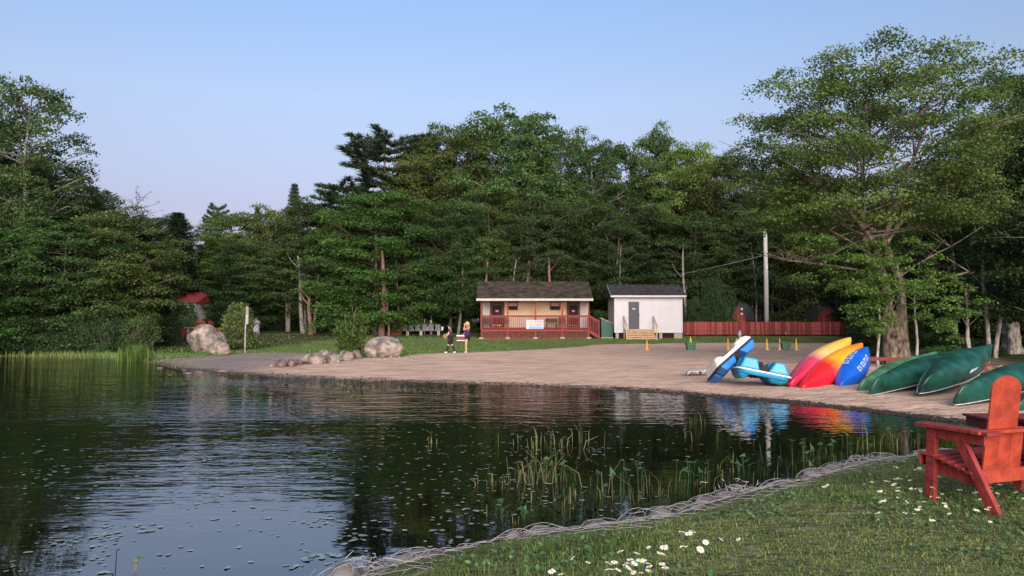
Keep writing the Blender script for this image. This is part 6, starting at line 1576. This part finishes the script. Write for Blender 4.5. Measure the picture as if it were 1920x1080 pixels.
# ---------------------------------------------------------------- people
def skinned(name, V_, E_, Rr, m, parent, root=0, sub=2):
    me = bpy.data.meshes.new(name); me.from_pydata([tuple(v) for v in V_], E_, []); me.materials.append(m if not isinstance(m, str) else M[m])
    o = link(name, me, parent); sk = o.modifiers.new('skin', 'SKIN'); sk.use_smooth_shade = True
    for i, r in enumerate(Rr):
        r = r if isinstance(r, tuple) else (r, r); me.skin_vertices[0].data[i].radius = r
        me.skin_vertices[0].data[i].use_root = (i == root)
    ss = o.modifiers.new('sub', 'SUBSURF'); ss.levels = sub; ss.render_levels = sub; return o
def hand(parent, p, d, m='skin'):
    d = Vector(d).normalized(); s = d.cross(Vector((0, 1, .2))).normalized(); p = Vector(p); mb = MB()
    mb.tube([p - d * .01, p + d * .045, p + d * .085], [.022, .032, .028], 8)
    for k, (off, L) in enumerate(((-.024, .065), (-.008, .075), (.008, .070), (.023, .055))):
        q = p + d * .08 + s * off; bend = d.cross(s) * .018; mb.tube([q, q + d * L * .5 + bend * .3, q + d * L + bend], [.009, .008, .006], 5)
    q = p + d * .03 - s * .028; mb.tube([q, q - s * .025 + d * .025, q - s * .025 + d * .055], [.010, .009, .007], 5)
    mb.build('hand', M[m], parent, smooth_=True)
def person(label, loc, rz, H, J, shirt, legwear, leg_bare, hairf, shoes):
    """J: joints in units of height; x forward, y left"""
    t = thing('person', label, 'person', loc, (0, 0, rz)); S_ = lambda k: Vector(J[k]) * H
    names = ['pelvis', 'waist', 'chest', 'neck', 'head', 'crown', 'shL', 'elL', 'wrL', 'shR', 'elR', 'wrR', 'hipL', 'knL', 'anL', 'toL', 'hipR', 'knR', 'anR', 'toR']
    rad = dict(pelvis=(.062, .085), waist=(.052, .070), chest=(.060, .085), neck=.030, head=(.052, .048), crown=.036, shL=.034, elL=.025, wrL=.016, shR=.034, elR=.025, wrR=.016, hipL=.052, knL=.034, anL=.022, toL=.018, hipR=.052, knR=.034, anR=.022, toR=.018)
    E = [(0, 1), (1, 2), (2, 3), (3, 4), (4, 5), (2, 6), (6, 7), (7, 8), (2, 9), (9, 10), (10, 11), (0, 12), (12, 13), (13, 14), (14, 15), (0, 16), (16, 17), (17, 18), (18, 19)]
    rr2 = [tuple(x * H * .95 for x in rad[k]) if isinstance(rad[k], tuple) else rad[k] * H * .95 for k in names]
    skinned('body', [S_(k) for k in names], E, rr2, 'skin', t)
    g = lambda ks, f: [tuple(x * H * f for x in (rad[k] if isinstance(rad[k], tuple) else (rad[k],) * 2)) for k in ks]
    def part_chain(name, ks, E_, m, f, extra=None):
        vs_ = [S_(k) if isinstance(k, str) else Vector(k) * H for k in ks]; skinned(name, vs_, E_, [tuple(x * H * f for x in ((rad[k],) * 2 if not isinstance(rad.get(k), tuple) else rad[k])) if isinstance(k, str) else (extra * H, extra * H) for k in ks], m, t)
    mix = lambda a, b, u: tuple(Vector(J[a]) * (1 - u) + Vector(J[b]) * u)
    part_chain('shirt', ['pelvis', 'waist', 'chest', 'shL', mix('shL', 'elL', .6), 'shR', mix('shR', 'elR', .6)], [(0, 1), (1, 2), (2, 3), (3, 4), (2, 5), (5, 6)], shirt, 1.18, .040)
    e = .98 if not leg_bare else .35
    part_chain('leggings' if not leg_bare else 'shorts', ['pelvis', 'hipL', mix('hipL', 'knL', e), 'hipR', mix('hipR', 'knR', e)], [(0, 1), (1, 2), (0, 3), (3, 4)], legwear, 1.15, .048 if leg_bare else .041)
    if not leg_bare:
        for s_ in 'LR': part_chain('legging_calf', ['kn' + s_, 'an' + s_], [(0, 1)], legwear, 1.22)
    for s_ in 'LR':
        a_, b_ = S_('an' + s_), S_('to' + s_); skinned('shoe' if shoes else 'foot', [a_ + Vector((-.03, 0, -.02)) * H, a_ + (b_ - a_) * .6, b_], [(0, 1), (1, 2)], [.024 * H, .026 * H, .018 * H], 'shoe' if shoes else 'skin', t)
        hand(t, S_('wr' + s_), S_('wr' + s_) - S_('el' + s_))
    hd, cr = S_('head'), S_('crown'); up = (cr - hd).normalized()
    mb = MB(); fc = Vector((1, 0, 0)); sd_ = Vector((0, 1, 0)); c_ = hd + up * .01 * H
    for s_ in (-1, 1): mb.lathe([(.004, 0), (.007, .004), (.004, .008)], 6, tuple(c_ + fc * .052 * H + sd_ * .02 * H * s_))
    mb.build('eyes', M['dark'], t); MB().tube([c_ + fc * .050 * H + up * .005, c_ + fc * .064 * H - up * .014], [.006, .010], 5).build('nose', M['skin'], t); MB().tube([c_ + fc * .054 * H - up * .030 * H + sd_ * .015, c_ + fc * .054 * H - up * .030 * H - sd_ * .015], .004, 5).build('mouth', M['red_cab'], t)
    hairf(t, hd, cr, H); return t
def ell(mb, c, r, n=12, m_=8, mi=0):
    vs_, fs_ = [], []
    for i in range(m_ + 1):
        ph = math.pi * i / m_
        for k in range(n): th_ = 2 * math.pi * k / n; vs_.append((c[0] + r[0] * math.sin(ph) * math.cos(th_), c[1] + r[1] * math.sin(ph) * math.sin(th_), c[2] + r[2] * math.cos(ph)))
    for i in range(m_):
        for k in range(n): fs_.append((i * n + k, i * n + (k + 1) % n, (i + 1) * n + (k + 1) % n, (i + 1) * n + k))
    return mb.add(vs_, fs_, mi)
def hair_dark(t, hd, cr, H):
    mb = ell(MB(), hd + Vector((-.016, 0, .028)) * H, (.056 * H, .058 * H, .062 * H)); mb.tube([hd + Vector((-.06, 0, .03)) * H, hd + Vector((-.10, 0, -.01)) * H, hd + Vector((-.085, 0, -.09)) * H], [.02 * H, .026 * H, .008 * H], 7); mb.build('hair', M['hair_d'], t, smooth_=True)
def hair_sandy(t, hd, cr, H):
    mb = ell(MB(), hd + Vector((-.02, 0, .02)) * H, (.060 * H, .062 * H, .066 * H))
    for k in range(7): y = (k - 3) * .018; mb.tube([hd + Vector((-.05, y, .0)) * H, hd + Vector((-.085, y * 1.3, -.07)) * H, hd + Vector((-.08, y * 1.4, -.15)) * H], [.018 * H, .016 * H, .006 * H], 5)
    mb.build('hair', M['hair_b'], t, smooth_=True)
v = hit(845, 662.5)
J1 = dict(pelvis=(0, 0, .52), waist=(.012, 0, .60), chest=(.03, 0, .73), neck=(.045, 0, .835), head=(.06, 0, .895), crown=(.062, 0, .955), shL=(.035, .095, .785), elL=(.055, .125, .64), wrL=(.15, .11, .55), shR=(.035, -.095, .785), elR=(.10, -.12, .655), wrR=(.20, -.10, .60),
          hipL=(0, .05, .50), knL=(.075, .05, .275), anL=(.135, .05, .045), toL=(.205, .05, .025), hipR=(0, -.05, .50), knR=(-.035, -.05, .27), anR=(-.135, -.05, .055), toR=(-.08, -.05, .018))
p1 = person('person walking left with dark hair, navy top, black leggings and pale shoes', v, R_(178), (663 - 606.5) / FPX * v.y, J1, 'navy', 'black', False, hair_dark, True)
v2 = hit(876, 662.5)
J2 = dict(pelvis=(0, 0, .52), waist=(.01, 0, .60), chest=(.015, 0, .73), neck=(.02, 0, .835), head=(.03, 0, .895), crown=(.03, 0, .955), shL=(.015, .095, .785), elL=(.07, .15, .73), wrL=(.055, .10, .88), shR=(.015, -.095, .785), elR=(.09, -.15, .76), wrR=(.045, -.09, .90),
          hipL=(0, .05, .50), knL=(.03, .05, .275), anL=(.005, .05, .045), toL=(.075, .05, .025), hipR=(0, -.05, .50), knR=(.055, -.05, .28), anR=(.07, -.05, .06), toR=(.13, -.05, .02))
H2 = (663 - 604) / FPX * v2.y
p2 = person('barefoot person with both hands raised to a tan sun hat, purple shirt and dark shorts', v2, R_(165), H2, J2, 'purple', 'black', True, hair_sandy, False)
hat = thing('sun_hat', 'tan floppy sun hat on the head of the barefoot person', 'hat', (v2.x, v2.y, v2.z + H2 * .93), (0, R_(8), 0))
MB().lathe([(.16, -.06), (.20, -.045), (.105, .0), (.098, .10), (.06, .125)], 16).build('crown_and_brim', M['tan'], hat, smooth_=True)
bg_ = P(864, 634, v2.y - .05)
bag = thing('beach_bag', 'white and reddish striped bag hanging between the two walking people', 'bag', (bg_.x, bg_.y, bg_.z - .15))
tapered(-.20, .20, -.08, .08, .06, .24, -.02, 0).build('pouch', M['red_cab'], bag, bev=.02); MB().box(-.23, -.09, .245, .23, .09, .32).build('top_band', M['white'], bag, bev=.01); MB().box(-.22, -.085, .0, .22, .085, .055).build('bottom_band', M['white'], bag, bev=.01)
MB().tube([(.12, 0, .30), (.22, 0, .50), (.30, 0, .62)], .012, 6).build('strap', M['pink'], bag)

# ---------------------------------------------------------------- stones and wire netting along the near bank
NP = np.array(NEAR); keep_ = (NP[:, 0] < 9.5) & (NP[:, 1] > -.5); NP = NP[keep_]
seg = np.hypot(*np.diff(NP, axis=0).T); cum = np.concatenate([[0], np.cumsum(seg)]); LT = cum[-1]
def along(s):
    x = np.interp(s, cum, NP[:, 0]); y = np.interp(s, cum, NP[:, 1]); x2 = np.interp(np.minimum(s + .15, LT), cum, NP[:, 0]); y2 = np.interp(np.minimum(s + .15, LT), cum, NP[:, 1]); x1 = np.interp(np.maximum(s - .15, 0), cum, NP[:, 0]); y1 = np.interp(np.maximum(s - .15, 0), cum, NP[:, 1])
    tx, ty = x2 - x1, y2 - y1; L = np.hypot(tx, ty) + 1e-9; return x, y, tx / L, ty / L
stones = []; rr_ = random.Random(21); s = 0.
while s < LT:
    for row in range(3):
        if rr_.random() < (.12, .15, .45)[row]: continue
        x, y, tx, ty = [float(v_) for v_ in along(s + rr_.uniform(-.08, .08))]
        off = (-.20, .02, .24)[row] + rr_.uniform(-.05, .05)        # + is inland (right of travel is the land side)
        nx_, ny_ = ty, -tx
        if inside(np.array([x + nx_ * .3]), np.array([y + ny_ * .3]), LAKE)[0]: nx_, ny_ = -nx_, -ny_
        w_ = rr_.uniform(.24, .46) * (1, 1, .7)[row]; d_ = w_ * rr_.uniform(.7, 1.); h_ = w_ * rr_.uniform(.42, .62)
        cx_s, cy_s = x + nx_ * off, y + ny_ * off; zc = float(np.interp(off, [-.3, -.1, .1, .4], [.02, .22, .33, .40]))
        stones.append((cx_s, cy_s, zc, w_, d_, h_, math.atan2(ty, tx)))
    s += rr_.uniform(.20, .30)
src = [rock((0, 0, 0), (1, 1, 1), '', 200 + q, 'rock_g', 'bank_stone', rough=.3, sub=3) for q in range(6)]
sm = [o.data for o in src]
for o in src: bpy.data.objects.remove(o)
for i, (x, y, z, w_, d_, h_, a) in enumerate(stones):
    o = link('bank_stone', sm[i % 6]); o.location = (x, y, z - h_ * .35); o.scale = (w_, d_, h_); o.rotation_euler = (0, 0, a + rr_.uniform(-.3, .3)); tag(o, 'rounded stone held under the wire netting along the near bank', 'stone', 'stones under the wire netting')
SA = np.array(stones)
def surf(x, y):
    x = np.asarray(x); y = np.asarray(y); g_ = np.maximum(height(x, y), -.1)
    dx = x[:, None] - SA[None, :, 0]; dy = y[:, None] - SA[None, :, 1]; ca, sa = np.cos(SA[:, 6]), np.sin(SA[:, 6])
    u = (dx * ca + dy * sa) / (SA[:, 3] * .60); v_ = (-dx * sa + dy * ca) / (SA[:, 4] * .62); q = 1 - u * u - v_ * v_
    zz = np.where(q > 0, SA[None, :, 2] + SA[None, :, 5] * (.05 + .60 * np.sqrt(np.clip(q, 0, 1))), -9).max(1)
    return np.maximum(g_, zz)
hexs = .078; paths = []; rg = np.random.default_rng(5)
na, nb_ = int(LT / (hexs * 1.732)), 8
jit = lambda: rg.normal(0, .008, 2)
nodes = {}
def node(i, j, k):
    if (i, j, k) not in nodes:
        s_ = (i + (.5 if j % 2 else 0)) * hexs * 1.732; o_ = -.36 + j * hexs * 1.5 + (.0 if k == 0 else hexs)
        a_, b_ = jit(); nodes[(i, j, k)] = (s_ + a_, o_ + b_)
    return nodes[(i, j, k)]
edges = []
for i in range(na):
    for j in range(nb_):
        # k=0 bottom vertex, k=1 the vertex above it; zigzags join rows
        edges.append(((i, j, 0), (i, j, 1)))
        if j % 2 == 0: edges += [((i, j, 1), (i, j + 1, 0)), ((i, j, 1), (i - 1, j + 1, 0))]
        else: edges += [((i, j, 1), (i, j + 1, 0)), ((i, j, 1), (i + 1, j + 1, 0))]
e0 = np.array([node(*a) for a, b in edges]); e1 = np.array([node(*b) for a, b in edges])
ok = (e0[:, 0] > 0) & (e1[:, 0] > 0) & (e0[:, 0] < LT) & (e1[:, 0] < LT) & (rg.uniform(0, 1, len(e0)) > .07)
e0, e1 = e0[ok], e1[ok]
def world_pt(so):
    s_, o_ = so[:, 0], so[:, 1] + .05 * np.sin(so[:, 0] * 2.1) + .03 * np.sin(so[:, 0] * 5.3)
    # the netting disappears into the turf in places
    x, y, tx, ty = along(s_); nx_, ny_ = ty.copy(), -tx.copy()
    fl = inside(x + nx_ * .3, y + ny_ * .3, LAKE); nx_[fl] *= -1; ny_[fl] *= -1
    X_, Y_ = x + nx_ * o_, y + ny_ * o_; z = surf(X_, Y_) + .010 + .006 * np.sin(X_ * 23) * np.sin(Y_ * 19)
    z = np.where(o_ > .22, z + .01 - np.clip(o_ - .30, 0, 1) * .12 * (1 + np.sin(s_ * 3.1)), z); return np.stack([X_, Y_, z], 1)
A, Bq = world_pt(e0), world_pt(e1); Mq = world_pt((e0 + e1) / 2); Mq = np.maximum(Mq, (A + Bq) / 2 * np.array([1, 1, 1]))  * np.array([0, 0, 1]) + (A + Bq) / 2 * np.array([1, 1, 0])
paths = [(np.stack([a_, m_, b_]), np.array([.0019, .0019, .0019])) for a_, m_, b_ in zip(A, Mq, Bq)]
for o_ in (-.33, .16):                                     # selvedge wires running along the edge
    ss_ = np.arange(.1, LT - .1, .07); w3 = world_pt(np.stack([ss_, np.full(len(ss_), o_) + .02 * np.sin(ss_ * 7)], 1)); paths.append((w3, np.full(len(w3), .002)))
wv, wf = tubes_np(paths, 4)
o = link('wire_netting', np_mesh('wire_netting', wv, wf, M['wire'])); tag(o, 'whitish hexagonal wire netting draped over the bank stones at the water edge', 'wire netting'); 
# crumpled fold of netting near the bottom and two bulges
for k_, (sx_, lb) in enumerate([((700, 1056), 'crumpled torn fold of white wire netting at the bottom of the bank'), ((1385, 912), 'bunched bulge of wire netting where the bank turns'), ((1620, 866), 'bunched wire netting left of the red seat')]):
    c = G(sx_[0], sx_[1], .42); t = thing('netting_bunch', lb, 'wire netting', c); r5 = np.random.default_rng(50 + k_); ps = []
    for i in range(40):
        a = r5.normal(0, (.14, .06, .03)) ; u = r5.normal(0, 1, 3); u[2] *= .35; u /= np.linalg.norm(u); L = r5.uniform(.04, .14); m_ = a + u * L * .5 + r5.normal(0, .02, 3)
        q = np.stack([a, m_, a + u * L]); q[:, 2] = np.clip(q[:, 2], -.06, .06); ps.append((q, np.array([.003, .003, .0024])))
    wv, wf = tubes_np(ps, 4); o = link('strands', np_mesh('strands', wv, wf, M['wire']), t); o['kind'] = 'stuff'
